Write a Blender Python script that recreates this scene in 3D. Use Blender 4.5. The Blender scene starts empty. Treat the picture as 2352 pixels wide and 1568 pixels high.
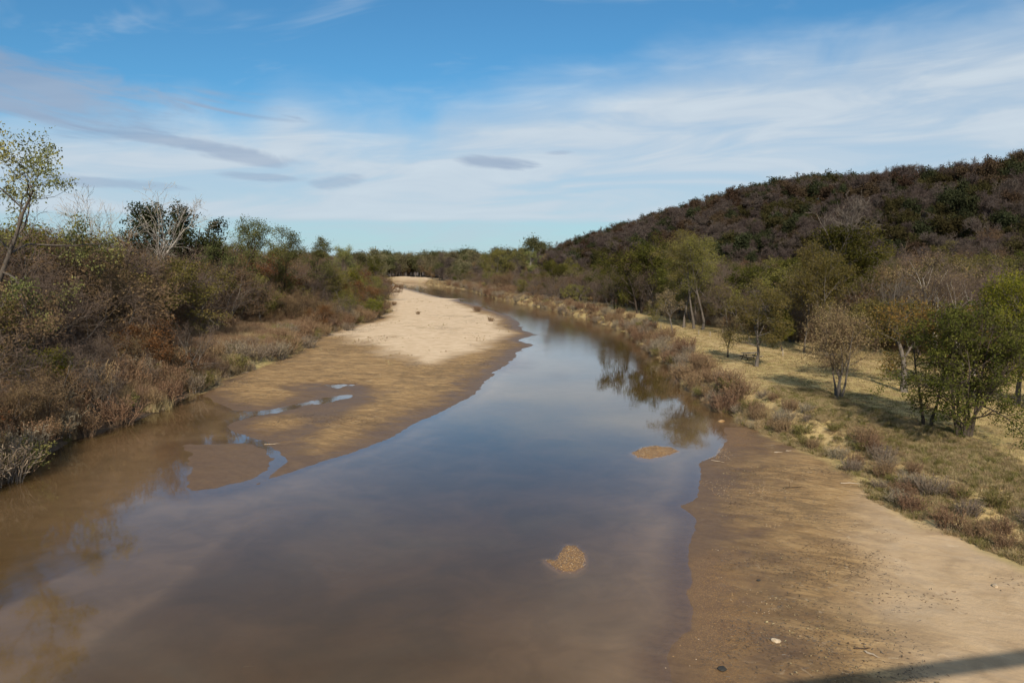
import bpy, math, random
import numpy as np
from mathutils import Vector

# ------------------------------------------------------------------ camera, world, sun, exposure
scene = bpy.context.scene
COL = scene.collection
CAM_H = 12.0
FPX = 1846.0                      # focal length in units of a 2352-wide picture
PITCH = math.atan(174.0 / FPX)
SUN_EL = math.radians(29.5)
SUN_AZ = 0.03                     # shadows run along +Y, drifting this much to -X
SKY_STRENGTH = 0.075
SUN_STRENGTH = 4.3
EXPOSURE = 0.45

cam_data = bpy.data.cameras.new('camera')
cam_data.sensor_width = 36.0
cam_data.lens = 36.0 * FPX / 2352.0
cam_data.clip_start = 0.1
cam_data.clip_end = 20000
cam = bpy.data.objects.new('camera', cam_data)
cam.location = (0, 0, CAM_H)
cam.rotation_euler = (math.pi / 2 - PITCH, 0, 0)
COL.objects.link(cam)
scene.camera = cam

scene.view_settings.view_transform = 'Standard'
scene.view_settings.look = 'None'
scene.view_settings.exposure = EXPOSURE
scene.view_settings.gamma = 1.0
scene.view_settings.use_curve_mapping = False
scene.cycles.max_bounces = 5
scene.cycles.diffuse_bounces = 2
scene.cycles.glossy_bounces = 2
scene.cycles.transparent_max_bounces = 8
scene.cycles.transmission_bounces = 2
scene.cycles.use_adaptive_sampling = True
scene.cycles.adaptive_threshold = 0.03


class NT:
    """small helper for building node trees"""
    def __init__(self, tree):
        self.t = tree
        self.n = tree.nodes
        self.l = tree.links

    def node(self, kind, **kw):
        nd = self.n.new(kind)
        for k, v in kw.items():
            setattr(nd, k, v)
        return nd

    def put(self, sock, val):
        if hasattr(val, 'is_linked') or isinstance(val, bpy.types.NodeSocket):
            self.l.new(val, sock)
        else:
            sock.default_value = val

    def m(self, op, a, b=0.0, c=0.0, clamp=False):
        nd = self.node('ShaderNodeMath', operation=op)
        nd.use_clamp = clamp
        self.put(nd.inputs[0], a)
        self.put(nd.inputs[1], b)
        self.put(nd.inputs[2], c)
        return nd.outputs[0]

    def ss(self, x, lo, hi):
        nd = self.node('ShaderNodeMapRange', interpolation_type='SMOOTHSTEP')
        self.put(nd.inputs['Value'], x)
        self.put(nd.inputs['From Min'], lo)
        self.put(nd.inputs['From Max'], hi)
        return nd.outputs[0]

    def mix(self, fac, a, b, mode='MIX'):
        nd = self.node('ShaderNodeMix', data_type='RGBA', blend_type=mode)
        self.put(nd.inputs[0], fac)
        self.put(nd.inputs[6], a)
        self.put(nd.inputs[7], b)
        return nd.outputs[2]

    def ramp(self, fac, stops, interp='LINEAR'):
        nd = self.node('ShaderNodeValToRGB')
        nd.color_ramp.interpolation = interp
        els = nd.color_ramp.elements
        while len(els) < len(stops):
            els.new(0.5)
        for e, (p, c) in zip(els, stops):
            e.position = p
            e.color = (c[0], c[1], c[2], 1) if hasattr(c, '__len__') else (c, c, c, 1)
        self.put(nd.inputs[0], fac)
        return nd.outputs[0]

    def noise(self, vec, scale, detail=3.0, rough=0.55, dist=0.0):
        nd = self.node('ShaderNodeTexNoise')
        self.put(nd.inputs['Vector'], vec)
        nd.inputs['Scale'].default_value = scale
        nd.inputs['Detail'].default_value = min(detail, 4.0)
        nd.inputs['Roughness'].default_value = rough
        nd.inputs['Distortion'].default_value = dist
        return nd.outputs[0]

    def vec(self, x, y, z):
        nd = self.node('ShaderNodeCombineXYZ')
        self.put(nd.inputs[0], x)
        self.put(nd.inputs[1], y)
        self.put(nd.inputs[2], z)
        return nd.outputs[0]


def c3(r, g, b):
    """sRGB 0-255 -> linear colour"""
    f = lambda v: ((v / 255.0 + 0.055) / 1.055) ** 2.4 if v > 10 else v / 255.0 / 12.92
    return (f(r), f(g), f(b), 1.0)


def build_world():
    w = bpy.data.worlds.new('World')
    scene.world = w
    w.use_nodes = True
    w.cycles.sampling_method = 'MANUAL'
    w.cycles.sample_map_resolution = 256
    w.node_tree.nodes.clear()
    T = NT(w.node_tree)
    sky = T.node('ShaderNodeTexSky', sky_type='NISHITA')
    sky.sun_disc = False
    sky.sun_elevation = SUN_EL
    sky.sun_rotation = math.pi + SUN_AZ
    sky.altitude = 200
    sky.air_density = 1.0
    sky.dust_density = 0.3
    sky.ozone_density = 2.2
    base = T.mix(1.0, sky.outputs[0], (0.40, 0.80, 0.98, 1), 'MULTIPLY')
    tc = T.node('ShaderNodeTexCoord')
    sp = T.node('ShaderNodeSeparateXYZ')
    T.l.new(tc.outputs['Generated'], sp.inputs[0])
    x, y, z = sp.outputs
    az = T.m('ARCTAN2', x, y)                               # 0 straight down-river, + to the right
    el = T.m('MULTIPLY', T.m('ARCSINE', z), 180 / math.pi)  # degrees above the horizon
    zz = T.m('ADD', T.m('MAXIMUM', z, 0.0), 0.035)
    px = T.m('DIVIDE', x, zz)
    py = T.m('DIVIDE', y, zz)
    pl = T.vec(px, py, 0.0)                                 # flat cloud layer coordinates
    # sheet of thin high cloud: its upper edge (degrees) as a function of azimuth
    warp = T.noise(T.vec(T.m('MULTIPLY', az, 5.0), T.m('MULTIPLY', el, 0.16), 0.0), 1.3, 5, 0.55, 0.6)
    wv = T.m('SUBTRACT', warp, 0.5)
    fa = T.m('ADD', T.m('MULTIPLY', az, 0.5), 0.5)
    top = T.ramp(fa, [(0.0, 0.46), (0.23, 0.455), (0.34, 0.48), (0.37, 0.545), (0.40, 0.51), (0.44, 0.50), (0.475, 0.55),
                      (0.52, 0.60), (0.60, 0.66), (0.70, 0.72), (0.80, 0.735), (1.0, 0.74)], 'EASE')
    topd = T.m('MULTIPLY', top, 20.0)
    fine = T.noise(T.vec(T.m('MULTIPLY', px, 0.35), T.m('MULTIPLY', py, 0.9), 3.0), 0.9, 6, 0.6, 0.8)
    fv = T.m('SUBTRACT', fine, 0.5)
    edge = T.m('SUBTRACT', T.m('ADD', topd, T.m('ADD', T.m('MULTIPLY', wv, 4.5), T.m('MULTIPLY', fv, 2.2))), el)
    sheet = T.ss(edge, -2.4, 3.0)
    low = T.ss(T.m('ADD', el, T.m('ADD', T.m('MULTIPLY', wv, 0.5), T.m('MULTIPLY', az, 0.35))), 2.85, 3.35)
    sheet = T.m('MULTIPLY', sheet, T.m('ADD', T.m('MULTIPLY', low, 0.22), 0.78))
    streak = T.noise(T.vec(T.m('MULTIPLY', az, 3.2), T.m('MULTIPLY', T.m('ADD', el, T.m('MULTIPLY', az, -3.0)), 0.34), 7.0), 1.6, 5, 0.55, 0.7)
    dens = T.m('MULTIPLY', sheet, T.m('ADD', 0.78, T.m('MULTIPLY', T.ss(streak, 0.3, 0.75), 0.35)), clamp=True)
    # faint cirrus veils higher up
    cz = T.noise(T.vec(T.m('MULTIPLY', T.m('ADD', az, T.m('MULTIPLY', el, 0.02)), 3.4), T.m('MULTIPLY', T.m('SUBTRACT', el, T.m('MULTIPLY', az, 9.0)), 0.22), 21.0), 1.0, 6, 0.6, 0.9)
    veil = T.m('MULTIPLY', T.ss(cz, 0.50, 0.80), 0.42)
    veil = T.m('MULTIPLY', veil, T.ss(el, 5.0, 11.0))
    veil = T.m('ADD', veil, T.m('MULTIPLY', T.ss(el, 17.0, 34.0), T.m('MULTIPLY', T.ss(cz, 0.2, 0.6), 0.7)))
    dens = T.m('MAXIMUM', dens, veil)
    cloud_col = T.mix(T.ss(streak, 0.3, 0.8), (5.0, 5.9, 6.9, 1), (6.2, 7.0, 7.7, 1))
    low_col = T.mix(T.m('ADD', T.m('MULTIPLY', low, 0.8), T.m('MULTIPLY', T.ss(el, 2.0, 9.0), 0.2)), (4.9, 5.9, 6.7, 1), cloud_col)
    col = T.mix(T.m('MULTIPLY', dens, 0.95), base, low_col)
    # grey stratocumulus streaks low on the left, the odd one in the middle
    gn = T.noise(T.vec(T.m('MULTIPLY', T.m('ADD', az, T.m('MULTIPLY', el, -0.004)), 2.6), T.m('MULTIPLY', T.m('ADD', el, T.m('MULTIPLY', az, 7.0)), 0.30), 4.4), 1.55, 6, 0.58, 0.5)
    left = T.ss(az, -0.02, -0.42)
    band = T.m('MULTIPLY', T.ss(el, 4.0, 6.5), T.ss(el, 13.6, 11.0))
    thr = T.m('SUBTRACT', 0.74, T.m('MULTIPLY', T.m('MULTIPLY', left, band), 0.17))
    gd = T.ss(T.m('SUBTRACT', gn, thr), 0.0, 0.09)
    gd = T.m('MULTIPLY', gd, T.m('MULTIPLY', band, T.ss(az, 0.25, -0.05)))
    rag = T.noise(T.vec(T.m('MULTIPLY', az, 9.0), T.m('MULTIPLY', T.m('ADD', el, T.m('MULTIPLY', az, 8.0)), 0.75), 2.0), 1.0, 6, 0.62, 0.6)
    # one compact bank of grey cloud at the far left, one small puff in the middle
    def puff(a0, e0, wa, we, tilt, amp):
        da = T.m('SUBTRACT', az, a0)
        de = T.m('SUBTRACT', T.m('SUBTRACT', el, e0), T.m('MULTIPLY', da, tilt))
        q = T.m('ADD', T.m('POWER', T.m('DIVIDE', da, wa), 2.0), T.m('POWER', T.m('DIVIDE', de, we), 2.0))
        q = T.m('SUBTRACT', 1.3, q)
        q = T.m('ADD', q, T.m('ADD', T.m('MULTIPLY', T.m('SUBTRACT', rag, 0.5), 3.3), T.m('MULTIPLY', T.m('SUBTRACT', gn, 0.5), 2.0)))
        return T.m('MULTIPLY', T.ss(q, 0.0, 1.3), amp)
    for args in ((-0.54, 10.6, 0.17, 2.1, -9.0, 1.0), (-0.385, 7.9, 0.13, 0.42, -6.0, 0.75), (-0.30, 7.1, 0.06, 0.5, -4.0, 0.7),
                 (-0.02, 7.1, 0.045, 0.5, -3.0, 0.8), (0.055, 7.8, 0.02, 0.18, 2.0, 0.45), (-0.215, 5.7, 0.03, 0.5, 5.0, 0.5),
                 (-0.47, 5.2, 0.09, 0.35, -2.0, 0.6), (-0.30, 5.9, 0.05, 0.35, -2.0, 0.6)):
        gd = T.m('MAXIMUM', gd, puff(*args))
    grey = T.mix(T.ss(fine, 0.35, 0.7), (2.5, 3.45, 5.0, 1), (3.3, 4.15, 5.5, 1))
    col = T.mix(T.m('MULTIPLY', gd, 0.82), col, grey)
    bg = T.node('ShaderNodeBackground')
    T.l.new(col, bg.inputs[0])
    bg.inputs[1].default_value = SKY_STRENGTH
    out = T.node('ShaderNodeOutputWorld')
    T.l.new(bg.outputs[0], out.inputs[0])


build_world()
sun_data = bpy.data.lights.new('sun', 'SUN')
sun_data.energy = SUN_STRENGTH
sun_data.angle = math.radians(0.53)
sun_data.color = (1.0, 0.89, 0.72)
sun = bpy.data.objects.new('sun', sun_data)
sun.rotation_euler = Vector((-math.sin(SUN_AZ) * math.cos(SUN_EL), math.cos(SUN_AZ) * math.cos(SUN_EL), -math.sin(SUN_EL))).to_track_quat('-Z', 'Y').to_euler()
COL.objects.link(sun)

# ------------------------------------------------------------------ numeric helpers
RNG = np.random.default_rng(11)
random.seed(5)


def hash01(xi, yi, seed):
    h = (xi.astype(np.int64) * 374761393 + yi.astype(np.int64) * 668265263 + seed * 1442695041) & 0xffffffff
    h = ((h ^ (h >> 13)) * 1274126177) & 0xffffffff
    h = (h ^ (h >> 16)) & 0xffffffff
    return h / 4294967295.0


def vnoise(x, y, seed=0):
    xf, yf = np.floor(x), np.floor(y)
    u, v = x - xf, y - yf
    u, v = u * u * (3 - 2 * u), v * v * (3 - 2 * v)
    a, b = hash01(xf, yf, seed), hash01(xf + 1, yf, seed)
    c, d = hash01(xf, yf + 1, seed), hash01(xf + 1, yf + 1, seed)
    return (a * (1 - u) + b * u) * (1 - v) + (c * (1 - u) + d * u) * v


def fbm(x, y, seed=0, octv=4):
    s, a, t = 0.0, 0.5, 0.0
    for i in range(octv):
        s = s + a * vnoise(x * 2 ** i, y * 2 ** i, seed + i * 17)
        t += a
        a *= 0.5
    return s / t


def ss(x, a, b):
    t = np.clip((x - a) / (b - a), 0, 1)
    return t * t * (3 - 2 * t)


CP, SP = math.cos(PITCH), math.sin(PITCH)


def ground_at(u, v, z=0.0):
    """sight line of a picture point met with the level plane at height z -> real x, y"""
    a, b = (u - 1176) / FPX, -(v - 784) / FPX
    d = (a, CP + b * SP, -SP + b * CP)
    t = (z - CAM_H) / d[2]
    return (a * t, d[1] * t)


def G(pts, z=0.0):
    return [ground_at(u, v, z) for u, v in pts]


def sdf(x, y, poly):
    """signed distance, positive inside"""
    P = np.asarray(poly, float)
    best = np.full(x.shape, 1e18)
    inside = np.zeros(x.shape, bool)
    n = len(P)
    for i in range(n):
        ax, ay = P[i]
        bx, by = P[(i + 1) % n]
        ex, ey = bx - ax, by - ay
        t = np.clip(((x - ax) * ex + (y - ay) * ey) / (ex * ex + ey * ey + 1e-9), 0, 1)
        dx, dy = x - ax - t * ex, y - ay - t * ey
        np.minimum(best, dx * dx + dy * dy, out=best)
        if ay != by:
            inside ^= ((ay > y) != (by > y)) & (x < (bx - ax) * (y - ay) / (by - ay) + ax)
    d = np.sqrt(best)
    return np.where(inside, d, -d)


def line_dist(x, y, pts):
    best = np.full(x.shape, 1e18)
    for (ax, ay), (bx, by) in zip(pts[:-1], pts[1:]):
        ex, ey = bx - ax, by - ay
        t = np.clip(((x - ax) * ex + (y - ay) * ey) / (ex * ex + ey * ey + 1e-9), 0, 1)
        dx, dy = x - ax - t * ex, y - ay - t * ey
        np.minimum(best, dx * dx + dy * dy, out=best)
    return np.sqrt(best)


# ------------------------------------------------------------------ plan of the river valley
LEFT_BANK = ([(-26, -250), (-27, 0), (-28, 35)] +
             G([(0, 1108), (78, 1065), (156, 1014), (234, 991), (312, 964), (375, 940), (422, 913), (461, 901), (496, 878), (563, 854),
                (625, 835), (672, 815), (723, 782), (750, 766), (801, 751), (844, 741), (871, 726), (893, 718), (885, 700), (898, 685),
                (893, 672), (893, 661), (888, 654)]) + [(-150, 480), (-400, 440), (-2500, 400), (-2500, -250)])
RIGHT_BANK = ([(34, -250), (30, 10)] +
              G([(2353, 1316), (2235, 1261), (2098, 1206), (1990, 1150), (1935, 1085), (1877, 1048), (1806, 1023), (1736, 995),
                 (1708, 974), (1677, 957), (1649, 942), (1614, 918), (1582, 897), (1557, 868), (1545, 850), (1534, 835), (1504, 816),
                 (1479, 796), (1460, 777), (1438, 763), (1397, 747), (1342, 730), (1286, 717), (1231, 703), (1148, 688), (1085, 669),
                 (1063, 664), (964, 650.5), (900, 645)]) + [(-130, 575), (-400, 530), (-2500, 500), (-2500, 7000), (7000, 7000), (7000, -250)])
SAND_BAR = G([(590, 1112), (700, 1072), (800, 1042), (905, 1000), (960, 968), (1050, 930), (1100, 895), (1130, 860), (1165, 835), (1190, 808),
              (1225, 792), (1190, 781), (1236, 768), (1200, 757), (1185, 735), (1160, 722), (1115, 708), (1080, 697), (1048, 690), (1070, 686),
              (1020, 684), (975, 673), (945, 665), (915, 658), (893, 654), (860, 656), (820, 740), (720, 768), (590, 830), (445, 893),
              (462, 905), (500, 928), (530, 941), (586, 946), (640, 939), (680, 928), (742, 914), (800, 908), (802, 914), (742, 923),
              (690, 935), (640, 948), (590, 955), (540, 967), (516, 980), (556, 998), (600, 1013), (640, 1035), (660, 1060), (620, 1092)])
LOBE = G([(430, 1022), (508, 1021), (560, 1017), (610, 1030), (655, 1050), (640, 1075), (590, 1105), (508, 1126), (430, 1136), (391, 1124),
          (418, 1092), (426, 1055)])
RIGHT_SAND = (G([(1760, 985), (1722, 981), (1663, 981), (1666, 1009), (1659, 1027), (1642, 1048), (1603, 1064), (1610, 1086), (1608, 1125),
                 (1596, 1150), (1565, 1162), (1602, 1195), (1584, 1253), (1582, 1308), (1590, 1339), (1578, 1359), (1594, 1402), (1582, 1449),
                 (1539, 1480), (1531, 1519), (1539, 1568)]) + [(4.6, 12), (5, -250), (60, -250), (45, 30), (38, 45), (27, 55)])
ISLAND_FAR = G([(1452, 1040), (1475, 1026), (1505, 1022), (1535, 1026), (1562, 1036), (1530, 1046), (1495, 1054), (1462, 1050)])
ISLAND_NEAR = G([(1252, 1284), (1278, 1285), (1288, 1265), (1300, 1250), (1325, 1252), (1342, 1272), (1342, 1298), (1320, 1312), (1290, 1312), (1268, 1298)])
SHALLOW_BAR = ([(-24, 20)] + G([(0, 1400), (120, 1330), (320, 1240), (450, 1160), (600, 1100), (760, 1050), (905, 1002), (1010, 1000), (880, 1062), (700, 1130),
                 (520, 1230), (380, 1345), (250, 1440), (100, 1560)]) + [(-17, 14), (-20, 0), (-24, 0)])
SHALLOW_RIGHT = (G([(1600, 1080), (1560, 1160), (1450, 1260), (1400, 1400), (1200, 1500), (1150, 1568)]) + [(-2, 14), (0, -60), (8, -60), (6, 10)] +
                 G([(1640, 1500), (1700, 1300), (1700, 1150)]))
DRY_SAND = G([(745, 768), (880, 735), (900, 690), (900, 652), (960, 658), (1035, 680), (1070, 702), (1120, 725), (1165, 750), (1150, 785), (1095, 808),
              (1050, 818), (985, 842), (900, 812), (820, 788)])
DAMP_PATCH = G([(650, 882), (760, 876), (835, 880), (872, 905), (835, 940), (790, 965), (720, 1010), (650, 1040), (620, 1000), (680, 965), (640, 940), (700, 915), (640, 895)])
PUDDLES = [G([(750, 884), (785, 881), (795, 886), (775, 891)]), G([(798, 883), (816, 882), (810, 886)]), G([(722, 922), (760, 917), (762, 921), (730, 926)]),
           G([(770, 911), (800, 908), (800, 912), (775, 914)])]
PATH = G([(1395, 705), (1450, 715), (1520, 735), (1590, 765), (1650, 790), (1700, 815)], 2.0) + G([(1670, 860), (1730, 895), (1800, 930), (1880, 958), (1960, 985),
          (2060, 1025), (2160, 1065), (2260, 1110), (2352, 1160)], 1.8)
PATH_B = G([(1600, 772), (1680, 790), (1790, 805), (1900, 815), (2000, 830), (2120, 850), (2352, 900)], 2.0)
LEFT_TRACK = G([(400, 745), (470, 735), (530, 718), (575, 700), (610, 672)], 3.2)
BLUFF = [(-102, 640), (-80, 588), (-62, 549), (-46, 560), (-62, 610), (-80, 655)]

SPINE = [(420, 180, 62), (300, 270, 52), (225, 360, 45), (150, 450, 43), (122, 530, 37), (114, 610, 19), (120, 700, 5), (140, 900, 2)]
SPINE_L = [(-620, 260, 46), (-400, 380, 36), (-330, 560, 30), (-300, 800, 14)]


def ridge(x, y, spine, width):
    z = np.zeros(x.shape)
    for (ax, ay, ah), (bx, by, bh) in zip(spine[:-1], spine[1:]):
        ex, ey = bx - ax, by - ay
        t = np.clip(((x - ax) * ex + (y - ay) * ey) / (ex * ex + ey * ey), 0, 1)
        d = np.hypot(x - ax - t * ex, y - ay - t * ey)
        h = ah + (bh - ah) * t
        w = np.minimum(width, 40 + h * 2.9)
        k = np.clip(1 - d / w, 0, 1)
        z = np.maximum(z, h * (k * k * (3 - 2 * k)) ** 0.85)
    return z


def fields(x, y):
    """heights and ground cover at x, y"""
    F = {}
    dist = np.hypot(x, y)
    wob = (fbm(x / 2.2, y / 2.2, 3, 4) - 0.5) * np.clip(dist / 55, 0.5, 3.0) * 1.3
    wob2 = (fbm(x / 0.7, y / 0.7, 9, 3) - 0.5) * np.clip(dist / 60, 0.3, 1.6) * 0.5
    sl = sdf(x, y, LEFT_BANK) + wob * 0.9
    sr = sdf(x, y, RIGHT_BANK) + wob * 0.8
    bar = sdf(x, y, SAND_BAR) + wob * 0.5 + wob2
    lobe = sdf(x, y, LOBE) + wob * 0.8 + wob2
    rs = sdf(x, y, RIGHT_SAND) + wob * 0.35 + wob2 * 0.8
    i1 = sdf(x, y, ISLAND_FAR) + wob2 * 0.8
    i2 = sdf(x, y, ISLAND_NEAR) + wob2 * 0.4
    sb = sdf(x, y, SHALLOW_BAR) + wob * 0.5
    sh = sdf(x, y, SHALLOW_RIGHT) + wob * 1.0
    n1 = fbm(x / 6, y / 6, 21, 4) - 0.5
    n2 = fbm(x / 18, y / 18, 31, 4) - 0.5
    bed = -0.62 + 0.25 * n2 + 0.08 * n1
    z = bed
    soft = lambda s, k, top: np.where(s > 0, top * (1 - np.exp(-k * np.maximum(s, 0) / top)), 1.7 * k * s)
    z = np.maximum(z, np.where(sb > 0, -0.10 + 0.02 * n1, -0.10 + 0.16 * sb))
    z = np.maximum(z, np.where(sh > 0, -0.20 + 0.10 * n1, -0.20 + 0.10 * sh))
    zbar = soft(bar, 0.028, 0.55) + np.where(bar > 1, 0.05 * n1 * np.clip(bar / 4, 0, 1), 0)
    z = np.maximum(z, zbar)
    z = np.maximum(z, soft(lobe, 0.012, 0.03) - 0.002 + 0.035 * n1)
    zrs = soft(rs, 0.02, 0.55) + np.where(rs > 1, 0.09 * n1 * np.clip(rs / 4, 0, 1), 0)
    z = np.maximum(z, zrs)
    z = np.maximum(z, np.where(i1 > 0, soft(i1, 0.06, 0.14), 0.4 * i1))
    z = np.maximum(z, np.where(i2 > 0, soft(i2, 0.09, 0.10), 0.6 * i2))
    for p in PUDDLES:
        sp = sdf(x, y, p) + wob2 * 0.9
        z = np.where(bar > 0, z - 0.30 * ss(sp, -0.5, 0.3) * np.minimum(1, z / 0.3 + 0.4), z)
    damp = ss(sdf(x, y, DAMP_PATCH) + wob * 2.0, -1.0, 2.0) * (bar > -0.5)
    z = z - damp * np.clip(z - 0.03, 0, 1) * 0.7
    zl = np.where(sl > 0, 0.10 + 1.15 * ss(sl, 0, 2.4) + 3.6 * ss(sl, 1.5, 50) + 0.5 * n1 * ss(sl, 0, 6), 0.4 * sl)
    z = np.maximum(z, zl)
    wr = 3.5 + 6.0 * ss(-y, -64, -42)
    zr = np.where(sr > 0, 0.06 + 1.75 * ss(sr, 0, wr) + 0.9 * ss(sr, 20, 90) + 0.35 * n2 * ss(sr, 2, 12) + 0.12 * n1 * ss(sr, 0, 5), 0.35 * sr)
    blf = ss(sdf(x, y, BLUFF), -3, 7)
    zr = zr + blf * 1.8 * (0.6 + 0.8 * fbm(x / 9, y / 9, 83, 3))
    z = np.maximum(z, zr)
    hill = ridge(x, y, SPINE, 215)
    hill_l = ridge(x, y, SPINE_L, 170)
    hn = fbm(x / 45, y / 45, 77, 4) - 0.5
    z = z + np.where(sr > 0, hill * ss(sr, 10, 80) * (1 + 0.30 * hn), 0) + np.where(sl > 0, hill_l * ss(sl, 20, 90) * (1 + 0.3 * hn), 0)
    z = z + ss(dist, 900, 3500) * 6 * (sr > 0)
    F.update(z=z, sl=sl, sr=sr, bar=bar, lobe=lobe, rs=rs, damp=damp, hill=hill, hill_l=hill_l, bluff=blf, i1=i1, i2=i2)
    return F


def ground_z(x, y):
    return fields(np.atleast_1d(np.float64(x)), np.atleast_1d(np.float64(y)))['z']


# ------------------------------------------------------------------ mesh + object helpers
def mesh_quads(name, V, Q, mat=None, attrs=None, smooth=False):
    me = bpy.data.meshes.new(name)
    V = np.ascontiguousarray(V, np.float32)
    Q = np.ascontiguousarray(Q, np.int32)
    k = Q.shape[1]
    me.vertices.add(len(V))
    me.vertices.foreach_set('co', V.ravel())
    me.loops.add(Q.size)
    me.loops.foreach_set('vertex_index', Q.ravel())
    me.polygons.add(len(Q))
    me.polygons.foreach_set('loop_start', np.arange(0, Q.size, k, dtype=np.int32))
    me.polygons.foreach_set('loop_total', np.full(len(Q), k, np.int32))
    if smooth:
        me.polygons.foreach_set('use_smooth', np.ones(len(Q), bool))
    me.update(calc_edges=True)
    for an, arr in (attrs or {}).items():
        arr = np.asarray(arr, np.float32)
        if arr.ndim == 1:
            at = me.attributes.new(an, 'FLOAT', 'POINT')
            at.data.foreach_set('value', arr)
        else:
            at = me.attributes.new(an, 'FLOAT_VECTOR', 'POINT')
            at.data.foreach_set('vector', arr.ravel())
    if mat:
        me.materials.append(mat)
    return me


def link(name, me, parent=None):
    o = bpy.data.objects.new(name, me)
    COL.objects.link(o)
    if parent:
        o.parent = parent
    return o


def tag(o, label, cat=None, group=None, kind=None):
    o['label'] = label
    if cat:
        o['category'] = cat
    if group:
        o['group'] = group
    if kind:
        o['kind'] = kind
    return o


def attr(T, name, vec=False):
    a = T.node('ShaderNodeAttribute', attribute_name=name)
    return a.outputs['Vector'] if vec else a.outputs['Fac']


def new_mat(name):
    m = bpy.data.materials.new(name)
    m.use_nodes = True
    m.node_tree.nodes.clear()
    T = NT(m.node_tree)
    out = T.node('ShaderNodeOutputMaterial')
    return m, T, out


# ------------------------------------------------------------------ ground material
def ground_material():
    m, T, out = new_mat('valley_ground')
    geo = T.node('ShaderNodeNewGeometry')
    P = geo.outputs['Position']
    sp = T.node('ShaderNodeSeparateXYZ')
    T.l.new(P, sp.inputs[0])
    X, Y, Z = sp.outputs
    a1 = T.node('ShaderNodeSeparateXYZ')
    T.l.new(attr(T, 'cover', True), a1.inputs[0])
    grass, path, litter = a1.outputs
    a2 = T.node('ShaderNodeSeparateXYZ')
    T.l.new(attr(T, 'sand', True), a2.inputs[0])
    dry, damp, gravel = a2.outputs
    big = T.noise(P, 0.10, 4, 0.55, 0.6)
    mid = T.noise(P, 0.55, 5, 0.6, 0.8)
    fine = T.noise(P, 3.5, 5, 0.65, 0.2)
    grain = T.noise(P, 17.0, 3, 0.7)
    stre = T.noise(T.vec(T.m('MULTIPLY', X, 0.30), T.m('MULTIPLY', T.m('ADD', Y, T.m('MULTIPLY', X, 0.35)), 0.62), 0.0), 0.8, 6, 0.62, 1.6)
    # sand: ochre-brown by default, pale where long dry
    s = T.ramp(stre, [(0.25, c3(114, 88, 57)), (0.45, c3(148, 118, 79)), (0.62, c3(166, 135, 92)), (0.8, c3(182, 152, 109))])
    s = T.mix(T.m('MULTIPLY', T.ss(mid, 0.52, 0.72), 0.55), s, c3(98, 78, 58))
    s = T.mix(T.m('MULTIPLY', T.ss(fine, 0.5, 0.8), 0.25), s, c3(180, 158, 126))
    pale = T.mix(T.ss(mid, 0.35, 0.75), c3(208, 184, 154), c3(186, 160, 128))
    pale = T.mix(T.m('MULTIPLY', T.ss(stre, 0.58, 0.76), 0.3), pale, c3(152, 126, 98))
    rid = T.noise(T.vec(T.m('MULTIPLY', X, 0.35), T.m('MULTIPLY', T.m('ADD', Y, T.m('MULTIPLY', X, 0.5)), 1.0), 5.0), 0.9, 5, 0.6, 1.2)
    rid = T.m('SUBTRACT', 1.0, T.m('ABSOLUTE', T.m('SUBTRACT', T.m('MULTIPLY', rid, 2.0), 1.0)))
    s = T.mix(T.m('MULTIPLY', T.ss(rid, 0.90, 0.99), 0.45), s, c3(92, 74, 52))
    silt = T.noise(P, 0.28, 6, 0.62, 1.4)
    s = T.mix(T.m('MULTIPLY', T.ss(silt, 0.50, 0.62), 0.5), s, c3(106, 86, 62))
    s = T.mix(T.m('MULTIPLY', T.ss(T.noise(P, 6.0, 6, 0.75, 0.5), 0.56, 0.70), 0.5), s, c3(84, 68, 50))
    s = T.mix(T.m('MULTIPLY', T.ss(T.noise(P, 1.3, 6, 0.7, 2.0), 0.60, 0.72), 0.5), s, c3(196, 176, 146))
    s = T.mix(dry, s, pale)
    # wet: near the water level and in the damp patch
    zz = T.m('ADD', Z, T.m('MULTIPLY', T.m('SUBTRACT', mid, 0.5), 0.16))
    wet = T.m('SUBTRACT', 1.0, T.ss(zz, 0.01, 0.12))
    wet = T.m('MAXIMUM', wet, T.m('MULTIPLY', damp, T.ss(mid, 0.28, 0.5)))
    wetcol = T.mix(T.ss(fine, 0.35, 0.7), c3(98, 75, 53), c3(84, 63, 44))
    s = T.mix(T.m('MULTIPLY', wet, 0.85), s, wetcol)
    s = T.mix(T.ss(Z, -0.01, -0.06), s, T.mix(T.ss(mid, 0.35, 0.65), C(.29, .195, .112), C(.23, .155, .088)))
    gsp = T.m('MULTIPLY', gravel, T.ss(grain, 0.42, 0.6))
    s = T.mix(gsp, s, T.mix(T.ss(T.noise(P, 31.0, 2), 0.40, 0.66), c3(122, 82, 38), c3(184, 146, 92)))
    # dry mown grass with straw and green patches
    g = T.mix(T.ss(T.m('ADD', T.m('MULTIPLY', mid, 0.6), T.m('MULTIPLY', big, 0.4)), 0.42, 0.60), c3(190, 166, 113), c3(160, 144, 91))
    g = T.mix(T.m('MULTIPLY', T.ss(fine, 0.4, 0.75), 0.35), g, c3(110, 104, 60))
    g = T.mix(T.m('MULTIPLY', T.ss(grain, 0.45, 0.75), 0.4), g, c3(196, 172, 126))
    pth = T.mix(T.ss(fine, 0.35, 0.7), c3(178, 154, 114), c3(156, 130, 92))
    pth = T.mix(T.m('MULTIPLY', T.ss(mid, 0.56, 0.68), 0.6), pth, c3(146, 104, 68))
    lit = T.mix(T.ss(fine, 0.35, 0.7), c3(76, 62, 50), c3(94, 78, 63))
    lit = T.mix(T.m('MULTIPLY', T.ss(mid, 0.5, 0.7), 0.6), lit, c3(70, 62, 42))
    col = T.mix(grass, s, g)
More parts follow.
